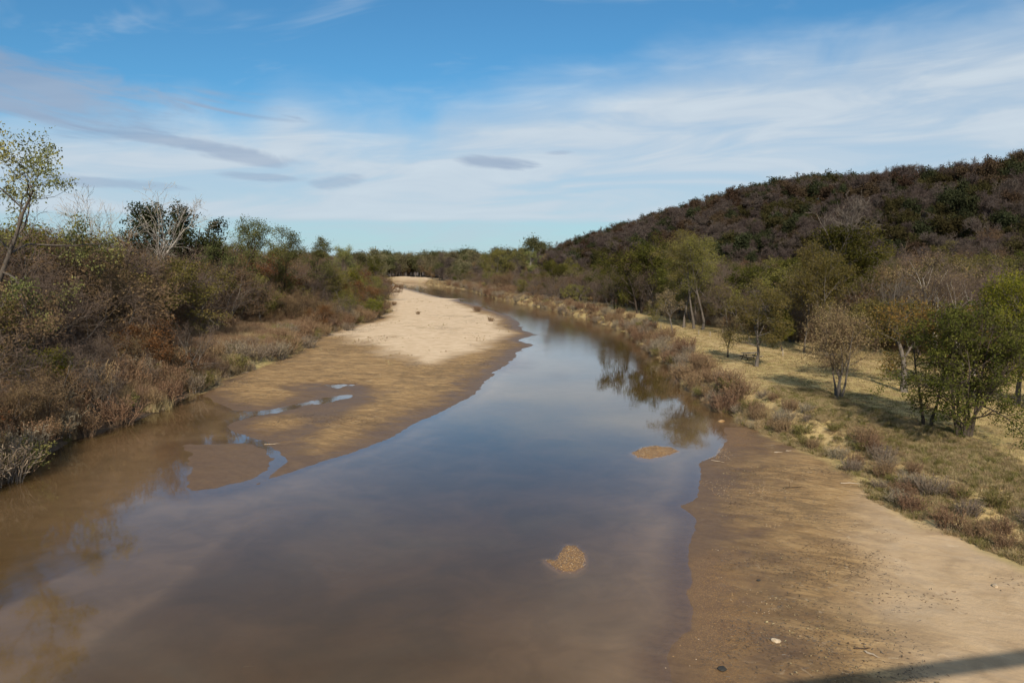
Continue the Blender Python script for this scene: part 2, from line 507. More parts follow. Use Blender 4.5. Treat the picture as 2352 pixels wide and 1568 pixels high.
    col = T.mix(litter, col, lit)
    col = T.mix(T.m('MULTIPLY', path, T.m('MULTIPLY', T.ss(mid, 0.25, 0.6), 0.7)), col, pth)
    b = T.node('ShaderNodeBsdfPrincipled')
    T.l.new(col, b.inputs['Base Color'])
    sandw = T.m('SUBTRACT', 1.0, T.m('MAXIMUM', grass, litter))
    wetm = T.m('MULTIPLY', T.m('MULTIPLY', wet, sandw), 1.0)
    T.put(b.inputs['Roughness'], T.m('SUBTRACT', 0.95, T.m('MULTIPLY', wetm, 0.45)))
    b.inputs['Specular IOR Level'].default_value = 0.25
    bump = T.node('ShaderNodeBump')
    bump.inputs['Strength'].default_value = 0.5
    bump.inputs['Distance'].default_value = 0.06
    hgt = T.m('ADD', T.m('MULTIPLY', fine, 0.6), T.m('MULTIPLY', grain, 0.25))
    hgt = T.m('ADD', hgt, T.m('MULTIPLY', stre, 0.35))
    hgt = T.m('ADD', hgt, T.m('MULTIPLY', T.noise(P, 1.9, 5, 0.7, 0.6), 0.9))
    hgt = T.m('MULTIPLY', hgt, T.m('SUBTRACT', 1.0, T.m('MULTIPLY', wetm, 0.85)))
    T.l.new(hgt, bump.inputs['Height'])
    T.l.new(bump.outputs[0], b.inputs['Normal'])
    T.l.new(b.outputs[0], out.inputs[0])
    return m


def C(*v):
    return (v[0], v[1], v[2], 1.0)


def water_material():
    m, T, out = new_mat('river_water')
    geo = T.node('ShaderNodeNewGeometry')
    P = geo.outputs['Position']
    depth = attr(T, 'depth')
    rip = attr(T, 'ripple')
    cl = T.noise(P, 0.22, 4, 0.55, 1.2)
    dd = T.m('MULTIPLY', depth, T.m('ADD', 0.65, T.m('MULTIPLY', cl, 0.7)))
    murk = T.m('SUBTRACT', 1.0, T.m('POWER', 2.718, T.m('MULTIPLY', dd, -4.2)), clamp=True)
    tr = T.node('ShaderNodeBsdfTransparent')
    tr.inputs[0].default_value = (0.97, 0.93, 0.86, 1)
    mud = T.node('ShaderNodeBsdfDiffuse')
    T.put(mud.inputs[0], T.mix(T.ss(cl, 0.35, 0.65), C(.098, .056, .020), C(.076, .046, .017)))
    body = T.node('ShaderNodeMixShader')
    T.put(body.inputs[0], murk)
    T.l.new(tr.outputs[0], body.inputs[1])
    T.l.new(mud.outputs[0], body.inputs[2])
    gl = T.node('ShaderNodeBsdfGlossy')
    gl.inputs['Roughness'].default_value = 0.02
    gl.inputs[0].default_value = (1, 1, 1, 1)
    n = T.noise(T.vec(*[T.m('MULTIPLY', s, k) for s, k in zip(_sep(T, P), (1.0, 0.7, 1.0))]), 1.6, 4, 0.55, 0.5)
    n2 = T.noise(P, 7.0, 3, 0.6)
    h = T.m('ADD', T.m('MULTIPLY', n, 1.0), T.m('MULTIPLY', n2, 0.25))
    bump = T.node('ShaderNodeBump')
    bump.inputs['Distance'].default_value = 0.10
    T.put(bump.inputs['Strength'], rip)
    T.l.new(h, bump.inputs['Height'])
    T.l.new(bump.outputs[0], gl.inputs['Normal'])
    dt = T.node('ShaderNodeVectorMath', operation='DOT_PRODUCT')   # Schlick reflectance, the same seen from above and below
    T.l.new(bump.outputs[0], dt.inputs[0])
    T.l.new(geo.outputs['Incoming'], dt.inputs[1])
    cs = T.m('SUBTRACT', 1.0, T.m('ABSOLUTE', dt.outputs['Value']), clamp=True)
    fres = T.m('ADD', 0.02, T.m('MULTIPLY', T.m('POWER', cs, 5.0), 0.98))
    mx = T.node('ShaderNodeMixShader')
    T.put(mx.inputs[0], fres)
    T.l.new(body.outputs[0], mx.inputs[1])
    T.l.new(gl.outputs[0], mx.inputs[2])
    T.l.new(mx.outputs[0], out.inputs[0])
    return m


def _sep(T, P):
    sp = T.node('ShaderNodeSeparateXYZ')
    T.l.new(P, sp.inputs[0])
    return sp.outputs


# ------------------------------------------------------------------ ground sheet and river
def build_ground():
    inner = np.linspace(math.atan(-0.68), math.atan(0.68), 560)
    outl = np.linspace(-math.pi, inner[0], 40)[:-1]
    outr = np.linspace(inner[-1], math.pi, 40)[1:]
    az = np.concatenate([outl, inner, outr])
    vv = np.arange(1640, 640, -2.6)
    r = CAM_H * FPX / (vv - 610)
    r0 = np.linspace(0.5, r[0], 14)[:-1]
    r2 = np.geomspace(r[-1], 7000, 60)[1:]
    r = np.concatenate([r0, r, r2])
    A, R = np.meshgrid(az, r)
    x, y = (R * np.sin(A)).ravel(), (R * np.cos(A)).ravel()
    F = fields(x, y)
    z = F['z']
    nr, na = A.shape
    i = np.arange(nr - 1)[:, None] * na + np.arange(na - 1)[None, :]
    Q = np.stack([i, i + 1, i + na + 1, i + na], -1).reshape(-1, 4)
    n2 = fbm(x / 9, y / 9, 51, 4) - 0.5
    n3 = fbm(x / 2.5, y / 2.5, 52, 3) - 0.5
    grass = np.maximum(ss(F['sr'] + n3 * 2.5, -0.3, 1.2), ss(F['sl'] + n3 * 2, -0.5, 0.8)) * (1 - F['bluff'])
    p = np.minimum(line_dist(x, y, PATH) - 1.1, line_dist(x, y, PATH_B) - 1.3)
    pl = line_dist(x, y, LEFT_TRACK) - 1.5
    path = np.maximum(1 - ss(p + n3 * 3, -1.0, 1.8), 1 - ss(pl + n3 * 3, -1, 2)) * grass
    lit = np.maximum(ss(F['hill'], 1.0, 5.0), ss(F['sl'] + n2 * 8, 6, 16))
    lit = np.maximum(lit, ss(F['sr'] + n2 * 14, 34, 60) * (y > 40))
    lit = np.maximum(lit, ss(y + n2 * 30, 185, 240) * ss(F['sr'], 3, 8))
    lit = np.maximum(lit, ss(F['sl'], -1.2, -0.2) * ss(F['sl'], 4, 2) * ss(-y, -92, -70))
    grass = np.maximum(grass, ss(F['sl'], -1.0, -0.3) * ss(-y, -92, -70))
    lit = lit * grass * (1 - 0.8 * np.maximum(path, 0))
    dry = ss(sdf(x, y, DRY_SAND) + n2 * 8 + n3 * 3, -2.0, 3.0)
    dry = np.maximum(dry, 0.5 * ss(F['rs'] + n2 * 8, 5.5, 9) * (y < 42) * ss(x, 9, 13))
    dry = np.maximum(dry, F['bluff'])
    grav = np.maximum(ss(F['i1'] + n3 * .8, -0.6, 0.3), ss(F['i2'] + n3 * .4, -0.3, 0.15))
    gr = ss(F['rs'], -0.15, 0.2) * ss(F['rs'] + n3, 2.8, 1.2) * ss(n2, -0.12, 0.12)
    grav = np.maximum(grav, 0.55 * gr)
    me = mesh_quads('valley_ground', np.stack([x, y, z], 1), Q, ground_material(),
                    {'cover': np.stack([grass, path, lit], 1), 'sand': np.stack([dry, F['damp'], grav], 1)}, smooth=True)
    g = link('ground', me)
    tag(g, 'sand bars, grassy banks and wooded hill of the river valley', kind='structure')
    # river sheet: the same plan, level at z = 0, kept where the bed dips below it
    zq = z[Q]
    keep = (zq.min(1) < 0.015) & (np.maximum(np.abs(x[Q]).max(1), np.abs(y[Q]).max(1)) < 2400)
    Q2 = Q[keep]
    used = np.unique(Q2)
    remap = np.full(len(x), -1)
    remap[used] = np.arange(len(used))
    xu, yu = x[used], y[used]
    rip = 0.016 + 0.10 * ss(yu + 16 * (fbm(xu / 12, yu / 5, 5, 3) - 0.5), 88, 122) + 0.05 * ss(fbm(xu / 7, yu / 3, 8, 3), 0.55, 0.7) * ss(-yu, -60, -30)
    me = mesh_quads('river', np.stack([xu, yu, np.zeros_like(xu)], 1), remap[Q2], water_material(),
                    {'depth': np.maximum(0, -z[used]), 'ripple': rip}, smooth=True)
    w = link('river', me)
    tag(w, 'calm shallow brown river reflecting the sky', kind='structure')


build_ground()


# ------------------------------------------------------------------ plant materials
def leaf_mat(name, cols, trans=0.25, vary=0.35):
    m, T, out = new_mat(name)
    oi = T.node('ShaderNodeObjectInfo')
    col = T.ramp(attr(T, 'tint'), [(i / (len(cols) - 1), c) for i, c in enumerate(cols)])
    hsv = T.node('ShaderNodeHueSaturation')
    T.put(hsv.inputs['Hue'], T.m('ADD', 0.485, T.m('MULTIPLY', oi.outputs['Random'], 0.03)))
    T.put(hsv.inputs['Value'], T.m('ADD', 1.0 - vary / 2, T.m('MULTIPLY', oi.outputs['Random'], vary)))
    T.l.new(col, hsv.inputs['Color'])
    d = T.node('ShaderNodeBsdfDiffuse')
    t = T.node('ShaderNodeBsdfTranslucent')
    T.l.new(hsv.outputs[0], d.inputs[0])
    T.l.new(hsv.outputs[0], t.inputs[0])
    mx = T.node('ShaderNodeMixShader')
    mx.inputs[0].default_value = trans
    T.l.new(d.outputs[0], mx.inputs[1])
    T.l.new(t.outputs[0], mx.inputs[2])
    T.l.new(mx.outputs[0], out.inputs[0])
    return m


def bark_mat(name, a, b, scale=6.0):
    m, T, out = new_mat(name)
    tc = T.node('ShaderNodeTexCoord')
    mp = T.node('ShaderNodeMapping')
    mp.inputs['Scale'].default_value = (1, 1, 0.25)
    T.l.new(tc.outputs['Object'], mp.inputs[0])
    n = T.noise(mp.outputs[0], scale, 3, 0.6)
    oi = T.node('ShaderNodeObjectInfo')
    col = T.mix(T.ss(n, 0.3, 0.7), a, b)
    col = T.mix(T.m('MULTIPLY', oi.outputs['Random'], 0.4), col, (a[0] * .55, a[1] * .55, a[2] * .55, 1))
    d = T.node('ShaderNodeBsdfDiffuse')
    T.l.new(col, d.inputs[0])
    T.l.new(d.outputs[0], out.inputs[0])
    return m


BARK = {
    'grey': bark_mat('bark_grey', C(.15, .13, .112), C(.095, .080, .068)),
    'dark': bark_mat('bark_dark', C(.085, .068, .055), C(.05, .04, .033)),
    'pale': bark_mat('bark_pale', C(.36, .325, .285), C(.25, .222, .195)),
    'purple': bark_mat('twig_purple', C(.130, .098, .080), C(.090, .067, .054)),
    'brown': bark_mat('twig_brown', C(.175, .12, .08), C(.12, .082, .055)),
}
LEAF = {
    'olive': leaf_mat('leaf_olive', [C(.072, .066, .020), C(.130, .114, .034), C(.20, .165, .056)]),
    'green': leaf_mat('leaf_green', [C(.032, .036, .010), C(.066, .068, .016), C(.12, .11, .028)]),
    'bright': leaf_mat('leaf_bright', [C(.07, .08, .012), C(.13, .13, .018), C(.20, .18, .03)]),
    'grove': leaf_mat('leaf_grove', [C(.05, .055, .02), C(.085, .09, .032), C(.14, .135, .055)]),
    'cedar': leaf_mat('leaf_cedar', [C(.014, .02, .010), C(.03, .038, .016), C(.05, .055, .024)], 0.1),
    'rust': leaf_mat('leaf_rust', [C(.075, .035, .016), C(.13, .062, .026), C(.19, .10, .045)]),
    'brown': leaf_mat('leaf_brown', [C(.09, .06, .032), C(.15, .10, .055), C(.21, .15, .085)]),
    'tan': leaf_mat('leaf_tan', [C(.15, .11, .055), C(.23, .17, .09), C(.30, .23, .12)]),
    'cotton': leaf_mat('leaf_cottonwood', [C(.09, .10, .035), C(.15, .15, .055), C(.24, .21, .09)]),
    'orange': leaf_mat('leaf_orange', [C(.07, .07, .015), C(.15, .10, .03), C(.24, .12, .04)]),
    'straw': leaf_mat('grass_straw', [C(.25, .185, .095), C(.35, .265, .145), C(.45, .355, .21)], 0.3),
    'redgrass': leaf_mat('grass_red', [C(.17, .105, .062), C(.245, .16, .098), C(.32, .23, .15)], 0.3),
    'greygrass': leaf_mat('grass_grey', [C(.18, .14, .095), C(.26, .205, .145), C(.33, .27, .195)], 0.3),
    'lush': leaf_mat('grass_green', [C(.085, .085, .025), C(.15, .14, .045), C(.26, .215, .085)], 0.3),
    'weed': leaf_mat('weed_brown', [C(.14, .085, .05), C(.20, .125, .075), C(.28, .19, .115)], 0.2),
    'far_green': leaf_mat('far_leaf_green', [C(.045, .05, .022), C(.08, .08, .036), C(.12, .11, .055)]),
    'far_pale': leaf_mat('far_leaf_pale', [C(.09, .08, .045), C(.13, .115, .065), C(.18, .155, .09)]),
    'hill_rust': leaf_mat('hill_leaf_rust_shaded', [C(.040, .028, .019), C(.056, .038, .025), C(.074, .051, .033)], 0.15),  # hill leaves: a cloud's shadow on the slope is put into these darker colours
    'hill_green': leaf_mat('hill_leaf_green_shaded', [C(.018, .022, .012), C(.032, .036, .018), C(.050, .052, .026)], 0.15),  # cloud shade over the hill mixed into the green as well
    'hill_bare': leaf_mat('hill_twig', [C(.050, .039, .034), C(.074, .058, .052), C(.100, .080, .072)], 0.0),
    'hill_olive': leaf_mat('hill_leaf_olive_shaded', [C(0.0222, 0.0207, 0.0089), C(0.0407, 0.0355, 0.0148), C(0.0592, 0.0518, 0.0222)], 0.15),  # olive darkened to carry the hill's cloud shadow in its colour
}


# ------------------------------------------------------------------ plant geometry
def unit(v):
    return v / np.maximum(np.linalg.norm(v, axis=-1, keepdims=True), 1e-9)


def spawn(rng, P, R, per, tmin, tmax, L, ang, up, k, rfac, wob, curve=0.0, dome=False, angj=0.22):
    n, m, _ = P.shape
    idx = np.repeat(np.arange(n), per)
    N = len(idx)
    q = (np.tile(np.arange(per), n) + rng.random(N)) / per
    t = tmin + (tmax - tmin) * q
    f = t * (m - 1)
    i = np.minimum(f.astype(int), m - 2)
    f = (f - i)[:, None]
    st = P[idx, i] * (1 - f) + P[idx, i + 1] * f
    tg = unit(P[idx, i + 1] - P[idx, i])
    r = (R[idx, i] * (1 - f[:, 0]) + R[idx, i + 1] * f[:, 0]) * rfac
    perp = unit(np.cross(tg, rng.normal(size=(N, 3))))
    a = (ang + rng.normal(size=N) * angj)[:, None]
    d = tg * np.cos(a) + perp * np.sin(a)
    d[:, 2] += up
    d = unit(d)
    ln = L * rng.uniform(0.65, 1.15, N)
    if dome:
        ln = ln * (0.45 + 0.65 * np.sin(np.pi * np.clip(q * 0.9 + 0.12, 0, 1)))
    else:
        ln = ln * (1.1 - 0.4 * q)
    out = np.zeros((N, k + 1, 3))
    out[:, 0] = st
    for j in range(k):
        d = d + rng.normal(size=(N, 3)) * wob
        d[:, 2] += curve
        d = unit(d)
        out[:, j + 1] = out[:, j] + d * (ln / k)[:, None]
    rad = r[:, None] * np.linspace(1, 0.3, k + 1)[None]
    return out, rad


class Geo:
    def __init__(self):
        self.V, self.Q, self.T, self.n = [], [], [], 0

    def add(self, V, Q, tint):
        self.V.append(V)
        self.Q.append(Q + self.n)
        self.T.append(tint)
        self.n += len(V)

    def tubes(self, P, R, sides):
        n, m, _ = P.shape
        tg = np.gradient(P, axis=1)
        tg = unit(tg)
        ref = np.array([0.3, 0.7, 0.2])
        u = unit(np.cross(tg, ref))
        v = np.cross(tg, u)
        a = np.arange(sides) * 2 * math.pi / sides
        V = P[:, :, None, :] + R[:, :, None, None] * (u[:, :, None, :] * np.cos(a)[None, None, :, None] + v[:, :, None, :] * np.sin(a)[None, None, :, None])
        base = (np.arange(n)[:, None, None] * m + np.arange(m - 1)[None, :, None]) * sides
        s0 = np.arange(sides)[None, None, :]
        s1 = (s0 + 1) % sides
        Q = np.stack([base + s0, base + s1, base + sides + s1, base + sides + s0], -1).reshape(-1, 4)
        self.add(V.reshape(-1, 3), Q, np.full(n * m * sides, 0.5))

    def strips(self, P, W, rng, tint=None):
        """flat tapering ribbons along the polylines"""
        n, m, _ = P.shape
        tg = unit(P[:, -1] - P[:, 0])
        sd = unit(np.cross(tg, rng.normal(size=(n, 3))))[:, None, :]
        V = np.stack([P - sd * W[:, :, None], P + sd * W[:, :, None]], 2)
        base = (np.arange(n)[:, None] * m + np.arange(m - 1)[None]) * 2
        Q = np.stack([base, base + 1, base + 3, base + 2], -1).reshape(-1, 4)
        if tint is None:
            tint = rng.random(n)
        self.add(V.reshape(-1, 3), Q, np.repeat(tint, m * 2))

    def leaves(self, Cn, size, rng, tint, asp=0.55):
        n = len(Cn)
        a = unit(rng.normal(size=(n, 3)))
        b = unit(np.cross(a, rng.normal(size=(n, 3))))
        nn = np.cross(a, b)
        s = (size * rng.uniform(0.6, 1.3, n))[:, None]
        V = np.stack([Cn + a * s * .5, Cn + b * s * .5 * asp + nn * s * .1, Cn - a * s * .5, Cn - b * s * .5 * asp + nn * s * .1], 1)
        self.add(V.reshape(-1, 3), np.arange(n * 4).reshape(n, 4), np.repeat(tint, 4))

    def mesh(self, name, mat, smooth=False):
        return mesh_quads(name, np.concatenate(self.V), np.concatenate(self.Q), mat, {'tint': np.concatenate(self.T)}, smooth)


def grow(seed, H=8.0, trunks=1, splay=0.12, r0=0.13, clear=0.3, n1=11, l1=0.42, a1=0.95, up1=0.25, n2=6, l2=0.20, n3=5, l3=0.10, n4=5, l4=0.05,
         up=0.12, wob=0.16, curve=0.0, bark='grey', twig=None, leaf=None, leaves=4000, lsize=0.16, spread=0.22, keep=0.8, lean=(0, 0), tw=0.010,
         keep_above=None, asp=0.55):
    """a tree as named parts [(part name, mesh)]; leaf=None leaves it bare"""
    rng = np.random.default_rng(seed)
    k = 9
    P = np.zeros((trunks, k, 3))
    for i in range(trunks):
        a = 2 * math.pi * (i + rng.random() * 0.6) / trunks
        d = np.array([math.cos(a) * splay + lean[0], math.sin(a) * splay + lean[1], 1.0])
        p = np.array([math.cos(a), math.sin(a), 0]) * (0.0 if trunks == 1 else r0 * 2.2)
        p = p + np.array([0, 0, -0.25])
        hh = H * (0.82 if i == 0 else rng.uniform(0.62, 0.82))
        for j in range(k):
            P[i, j] = p
            d = d + rng.normal(size=3) * wob * 0.55
            d[2] = max(d[2], 0.75 if not lean[0] else 0.2)
            d /= np.linalg.norm(d)
            p = p + d * hh / (k - 1)
    R = r0 * np.linspace(1.0, 0.22, k)[None] * np.ones((trunks, 1))
    R[:, 0] *= 1.5
    R[:, 1] *= 1.1
    B1, R1 = spawn(rng, P, R, n1, clear, 0.99, l1 * H, a1, up1, 5, 0.62, wob, curve, dome=True)
    B2, R2 = spawn(rng, B1, R1, n2, 0.22, 1.0, l2 * H, 0.75, up, 4, 0.62, wob * 1.2, curve)
    B3, R3 = spawn(rng, B2, R2, n3, 0.15, 1.0, l3 * H, 0.7, up, 3, 0.6, wob * 1.4, curve)
    g = Geo()
    g.tubes(P, R, 7)
    g.tubes(B1, R1, 5)
    parts = [('trunk', g.mesh('trunk', BARK[bark], True))]
    g = Geo()
    g.tubes(B2, np.maximum(R2, tw * 0.9), 3)
    g.strips(B3, np.maximum(R3, tw * 0.75), rng)
    if n4:
        B4, R4 = spawn(rng, B3, R3, n4, 0.1, 1.0, l4 * H, 0.65, up, 2, 0.6, wob * 1.5, curve)
        g.strips(B4, np.full(B4.shape[:2], tw * 0.55) * np.linspace(1, 0.5, 3)[None], rng)
    parts.append(('branches' if leaf else 'crown', g.mesh('branches', BARK[twig or bark])))
    if leaf:
        src = B3
        cl = np.repeat(rng.random(len(B2)) < keep, n3)
        if keep_above is not None:
            cl &= (src[:, 1, 2] < keep_above * H)
        src = src[cl]
        if len(src):
            i = rng.integers(0, len(src), leaves)
            f = rng.random(leaves)[:, None]
            c = src[i, 1] * (1 - f) + src[i, -1] * f + rng.normal(size=(leaves, 3)) * spread * np.array([1, 1, 0.8])
            tb = rng.random(len(src) // n3 + 1)[i // n3] * 0.65
            g = Geo()
            g.leaves(c, lsize, rng, np.clip(tb + rng.random(leaves) * 0.35, 0, 1), asp)
            parts.append(('crown', g.mesh('leaves', LEAF[leaf])))
    return parts


def lowtree(seed, H, leaf, leaves, lsize, wide=0.9, bark='dark', bare=False):
    """small hillside tree: a short forked trunk and a lumpy crown with gaps"""
    rng = np.random.default_rng(seed)
    P = np.zeros((1, 5, 3))
    P[0, :, 2] = np.linspace(-0.3, H * 0.6, 5)
    P[0, 1:, :2] += np.cumsum(rng.normal(size=(4, 2)) * 0.12, 0)
    R = np.linspace(.14, .05, 5)[None] * H / 6
    B1, R1 = spawn(rng, P, R, 9, 0.35, 1.0, H * 0.50 * wide, 0.9, 0.35, 4, 0.6, 0.18, dome=True)
    B2, R2 = spawn(rng, B1, R1, 6, 0.25, 1.0, H * 0.2, 0.75, 0.2, 3, 0.6, 0.2)
    g = Geo()
    g.tubes(P, R, 5)
    g.tubes(B1, R1, 3)
    parts = [('trunk', g.mesh('trunk', BARK[bark], True))]
    g = Geo()
    if bare:
        B3, R3 = spawn(rng, B2, R2, 7, 0.1, 1.0, H * 0.14, 0.7, 0.15, 2, 0.6, 0.2)
        B4, R4 = spawn(rng, B3, R3, 5, 0.1, 1.0, H * 0.09, 0.7, 0.1, 1, 0.6, 0.2)
        g.strips(B2, np.full(B2.shape[:2], 0.022), rng)
        g.strips(B3, np.full(B3.shape[:2], 0.017), rng)
        g.strips(B4, np.full(B4.shape[:2], 0.014), rng)
    else:
        i = rng.integers(0, len(B2), leaves)
        f = rng.random(leaves)[:, None]
        c = B2[i, 1] * (1 - f) + B2[i, -1] * f + rng.normal(size=(leaves, 3)) * 0.055 * H
        tb = rng.random(len(B2))[i] * 0.65
        g.leaves(c, lsize, rng, np.clip(tb + rng.random(leaves) * 0.35, 0, 1), 0.7)
    parts.append(('crown', g.mesh('crown', LEAF[leaf])))
    return parts


def bush(seed, H, W, leaf, stems=60, leaves=0, lsize=0.07, stiff=0.5, bark='brown', twigs=4):
    """many-stemmed dry shrub"""
    rng = np.random.default_rng(seed)
    a = rng.random(stems) * 2 * math.pi
    rr = np.sqrt(rng.random(stems)) * W * 0.28
    st = np.stack([np.cos(a) * rr, np.sin(a) * rr, np.full(stems, -0.1)], 1)
    d = unit(np.stack([np.cos(a) * stiff * rng.random(stems), np.sin(a) * stiff * rng.random(stems), np.ones(stems)], 1))
    P = np.zeros((stems, 5, 3))
    P[:, 0] = st
    ln = H * rng.uniform(0.6, 1.05, stems)
    for j in range(4):
        d = unit(d + rng.normal(size=(stems, 3)) * 0.13)
        P[:, j + 1] = P[:, j] + d * (ln / 4)[:, None]
    R = np.linspace(0.014, 0.007, 5)[None] * np.ones((stems, 1))
    g = Geo()
    g.strips(P, R, rng)
    parts = [('stems', g.mesh('stems', BARK[bark]))]
    g = Geo()
    B, _ = spawn(rng, P, R, twigs * 2, 0.25, 1.0, H * 0.2, 0.6, 0.15, 2, 0.6, 0.2)
    g.strips(B, np.full(B.shape[:2], 0.009), rng)
    if leaves:
        i = rng.integers(0, len(B), leaves)
        g.leaves(B[i, -1] + rng.normal(size=(leaves, 3)) * 0.07, lsize, rng, rng.random(leaves), 0.5)
    parts.append(('foliage', g.mesh('foliage', LEAF[leaf])))
    return parts


def tuft(seed, H, W, blades, leaf, width=0.008, stiff=0.5, seg=3, droop=0.12):
    rng = np.random.default_rng(seed)
    a = rng.random(blades) * 2 * math.pi
    rr = np.sqrt(rng.random(blades)) * W * 0.5
    P = np.zeros((blades, seg + 1, 3))
    P[:, 0] = np.stack([np.cos(a) * rr, np.sin(a) * rr, np.full(blades, -0.04)], 1)
    b = rng.random(blades) * 2 * math.pi
    d = unit(np.stack([np.cos(b) * stiff * rng.random(blades), np.sin(b) * stiff * rng.random(blades), np.ones(blades)], 1))
    ln = H * rng.uniform(0.5, 1.1, blades)
    for j in range(seg):
        P[:, j + 1] = P[:, j] + d * (ln / seg)[:, None]
        d[:, 2] -= droop
        d = unit(d + rng.normal(size=(blades, 3)) * 0.10)
    g = Geo()
    g.strips(P, width * np.linspace(1, 0.35, seg + 1)[None] * rng.uniform(.7, 1.3, (blades, 1)), rng)
    return g.mesh('grass_tuft', LEAF[leaf])


def put(parts, name, label, cat, x, y, z=None, s=1.0, rot=None, group=None, tilt=(0, 0), sz=None):
    """one plant standing at x, y: an Empty at its foot that parents its parts"""
    if z is None:
        z = float(ground_z(x, y)[0])
    e = bpy.data.objects.new(name, None)
    e.empty_display_size = 0.3
    e.location = (x, y, z)
    e.rotation_euler = (tilt[0], tilt[1], random.random() * 6.283 if rot is None else rot)
    e.scale = (s, s, sz or s)
    COL.objects.link(e)
    tag(e, label, cat, group)
    for pn, me in parts:
        link(pn, me, e)
    return e


def scatter_points(n, box, accept, spacing, seed, limit=None):
    """random points in a box, thinned to a spacing that grows with distance; nearest first"""
    rng = np.random.default_rng(seed)
    x = rng.uniform(box[0], box[1], n)
    y = rng.uniform(box[2], box[3], n)
    F = fields(x, y)
    ok = accept(x, y, F)
    x, y, z = x[ok], y[ok], F['z'][ok]
    S = {k: v[ok] for k, v in F.items()}
    d = np.hypot(x, y)
    order = np.argsort(d * rng.uniform(0.9, 1.1, len(d)))
    cells, out = {}, []
    for i in order:
        sp = spacing(d[i])
        cs = 12.0
        cx, cy = int(x[i] // cs), int(y[i] // cs)
        good = True
        for ax in (-1, 0, 1):
            for ay in (-1, 0, 1):
                for j in cells.get((cx + ax, cy + ay), ()):
                    if (x[i] - x[j]) ** 2 + (y[i] - y[j]) ** 2 < sp * sp:
                        good = False
                        break
                if not good:
                    break
            if not good:
                break
        if good:
            cells.setdefault((cx, cy), []).append(i)
            out.append(i)
            if limit and len(out) >= limit:
                break
    out = np.array(out, int)
    return x[out], y[out], z[out], {k: v[out] for k, v in S.items()}


def stuff(name, label, cat, meshes, x, y, z, scale, seed, tilt=0.1):
    """uncountable cover: one object that carries its pieces as instances on points"""
    rng = np.random.default_rng(seed)
    n = len(x)
    lib = bpy.data.collections.new(name + '_pieces')
    for i, me in enumerate(meshes):
        lib.objects.link(bpy.data.objects.new('%s_piece_%02d' % (name, i), me))
    me = bpy.data.meshes.new(name)
    me.vertices.add(n)
    me.vertices.foreach_set('co', np.stack([x, y, z], 1).astype(np.float32).ravel())
    rot = np.stack([rng.normal(size=n) * tilt, rng.normal(size=n) * tilt, rng.random(n) * 6.283], 1)
    a = me.attributes.new('rot', 'FLOAT_VECTOR', 'POINT')
    a.data.foreach_set('vector', rot.astype(np.float32).ravel())
    a = me.attributes.new('scl', 'FLOAT', 'POINT')
    a.data.foreach_set('value', np.asarray(scale, np.float32))
    a = me.attributes.new('pick', 'INT', 'POINT')
    a.data.foreach_set('value', rng.integers(0, len(meshes), n).astype(np.int32))
    o = link(name, me)
    ng = bpy.data.node_groups.new(name + '_spread', 'GeometryNodeTree')
    ng.interface.new_socket('Geometry', in_out='INPUT', socket_type='NodeSocketGeometry')
    ng.interface.new_socket('Geometry', in_out='OUTPUT', socket_type='NodeSocketGeometry')
    N, L = ng.nodes, ng.links
    gi, go = N.new('NodeGroupInput'), N.new('NodeGroupOutput')
    ci = N.new('GeometryNodeCollectionInfo')
    ci.inputs['Collection'].default_value = lib
    ci.inputs['Separate Children'].default_value = True
    ci.inputs['Reset Children'].default_value = True
    ip = N.new('GeometryNodeInstanceOnPoints')
    ip.inputs['Pick Instance'].default_value = True

    def na(nm, tp):
        q = N.new('GeometryNodeInputNamedAttribute')
        q.data_type = tp
        q.inputs['Name'].default_value = nm
        return [s for s in q.outputs if s.enabled and s.name == 'Attribute'][0]
    L.new(gi.outputs[0], ip.inputs['Points'])
    L.new(ci.outputs[0], ip.inputs['Instance'])
    L.new(na('pick', 'INT'), ip.inputs['Instance Index'])
    L.new(na('rot', 'FLOAT_VECTOR'), ip.inputs['Rotation'])
    L.new(na('scl', 'FLOAT'), ip.inputs['Scale'])
    L.new(ip.outputs[0], go.inputs[0])
    md = o.modifiers.new('spread', 'NODES')
    md.node_group = ng
    tag(o, label, cat, kind='stuff')
    return o


def place_left(x, y, sl):
    if y > 138 and sl < 11:
        return 'at the edge of the pale sand bar'
    if y < 60:
        return 'in the near left corner above the channel'
    if sl < 6 and y < 85:
        return 'leaning over the shaded left channel'
    if y < 95:
        return 'below the tall half-bare cottonwood at left'
    if y < 122:
        return 'around the large dead white tree'
    if y < 165:
        return 'around the green cottonwoods on the left'
    return 'towards the far end of the left thicket'


def place_right(x, y):
    t = x / y
    if y > 190:
        return 'along the far right bank before the bend'
    if t < 0.20:
        return 'beside the dark green trees at the bend'
    if t < 0.27:
        return 'behind the straight cottonwood trunks'
    if t < 0.35:
        return 'in the wood behind the picnic table'
    if t < 0.44:
        return 'around the vine-covered tree'
    if t < 0.53:
        return 'in the wood behind the forked tree'
    return 'in the wood at the right edge'


def place_hill(x, y):
    t = x / y
    return 'on the slope at the left end of the hill' if t < 0.30 else 'on the hill slope above the vine-covered tree' if t < 0.45 else 'on the hill slope at the right edge'


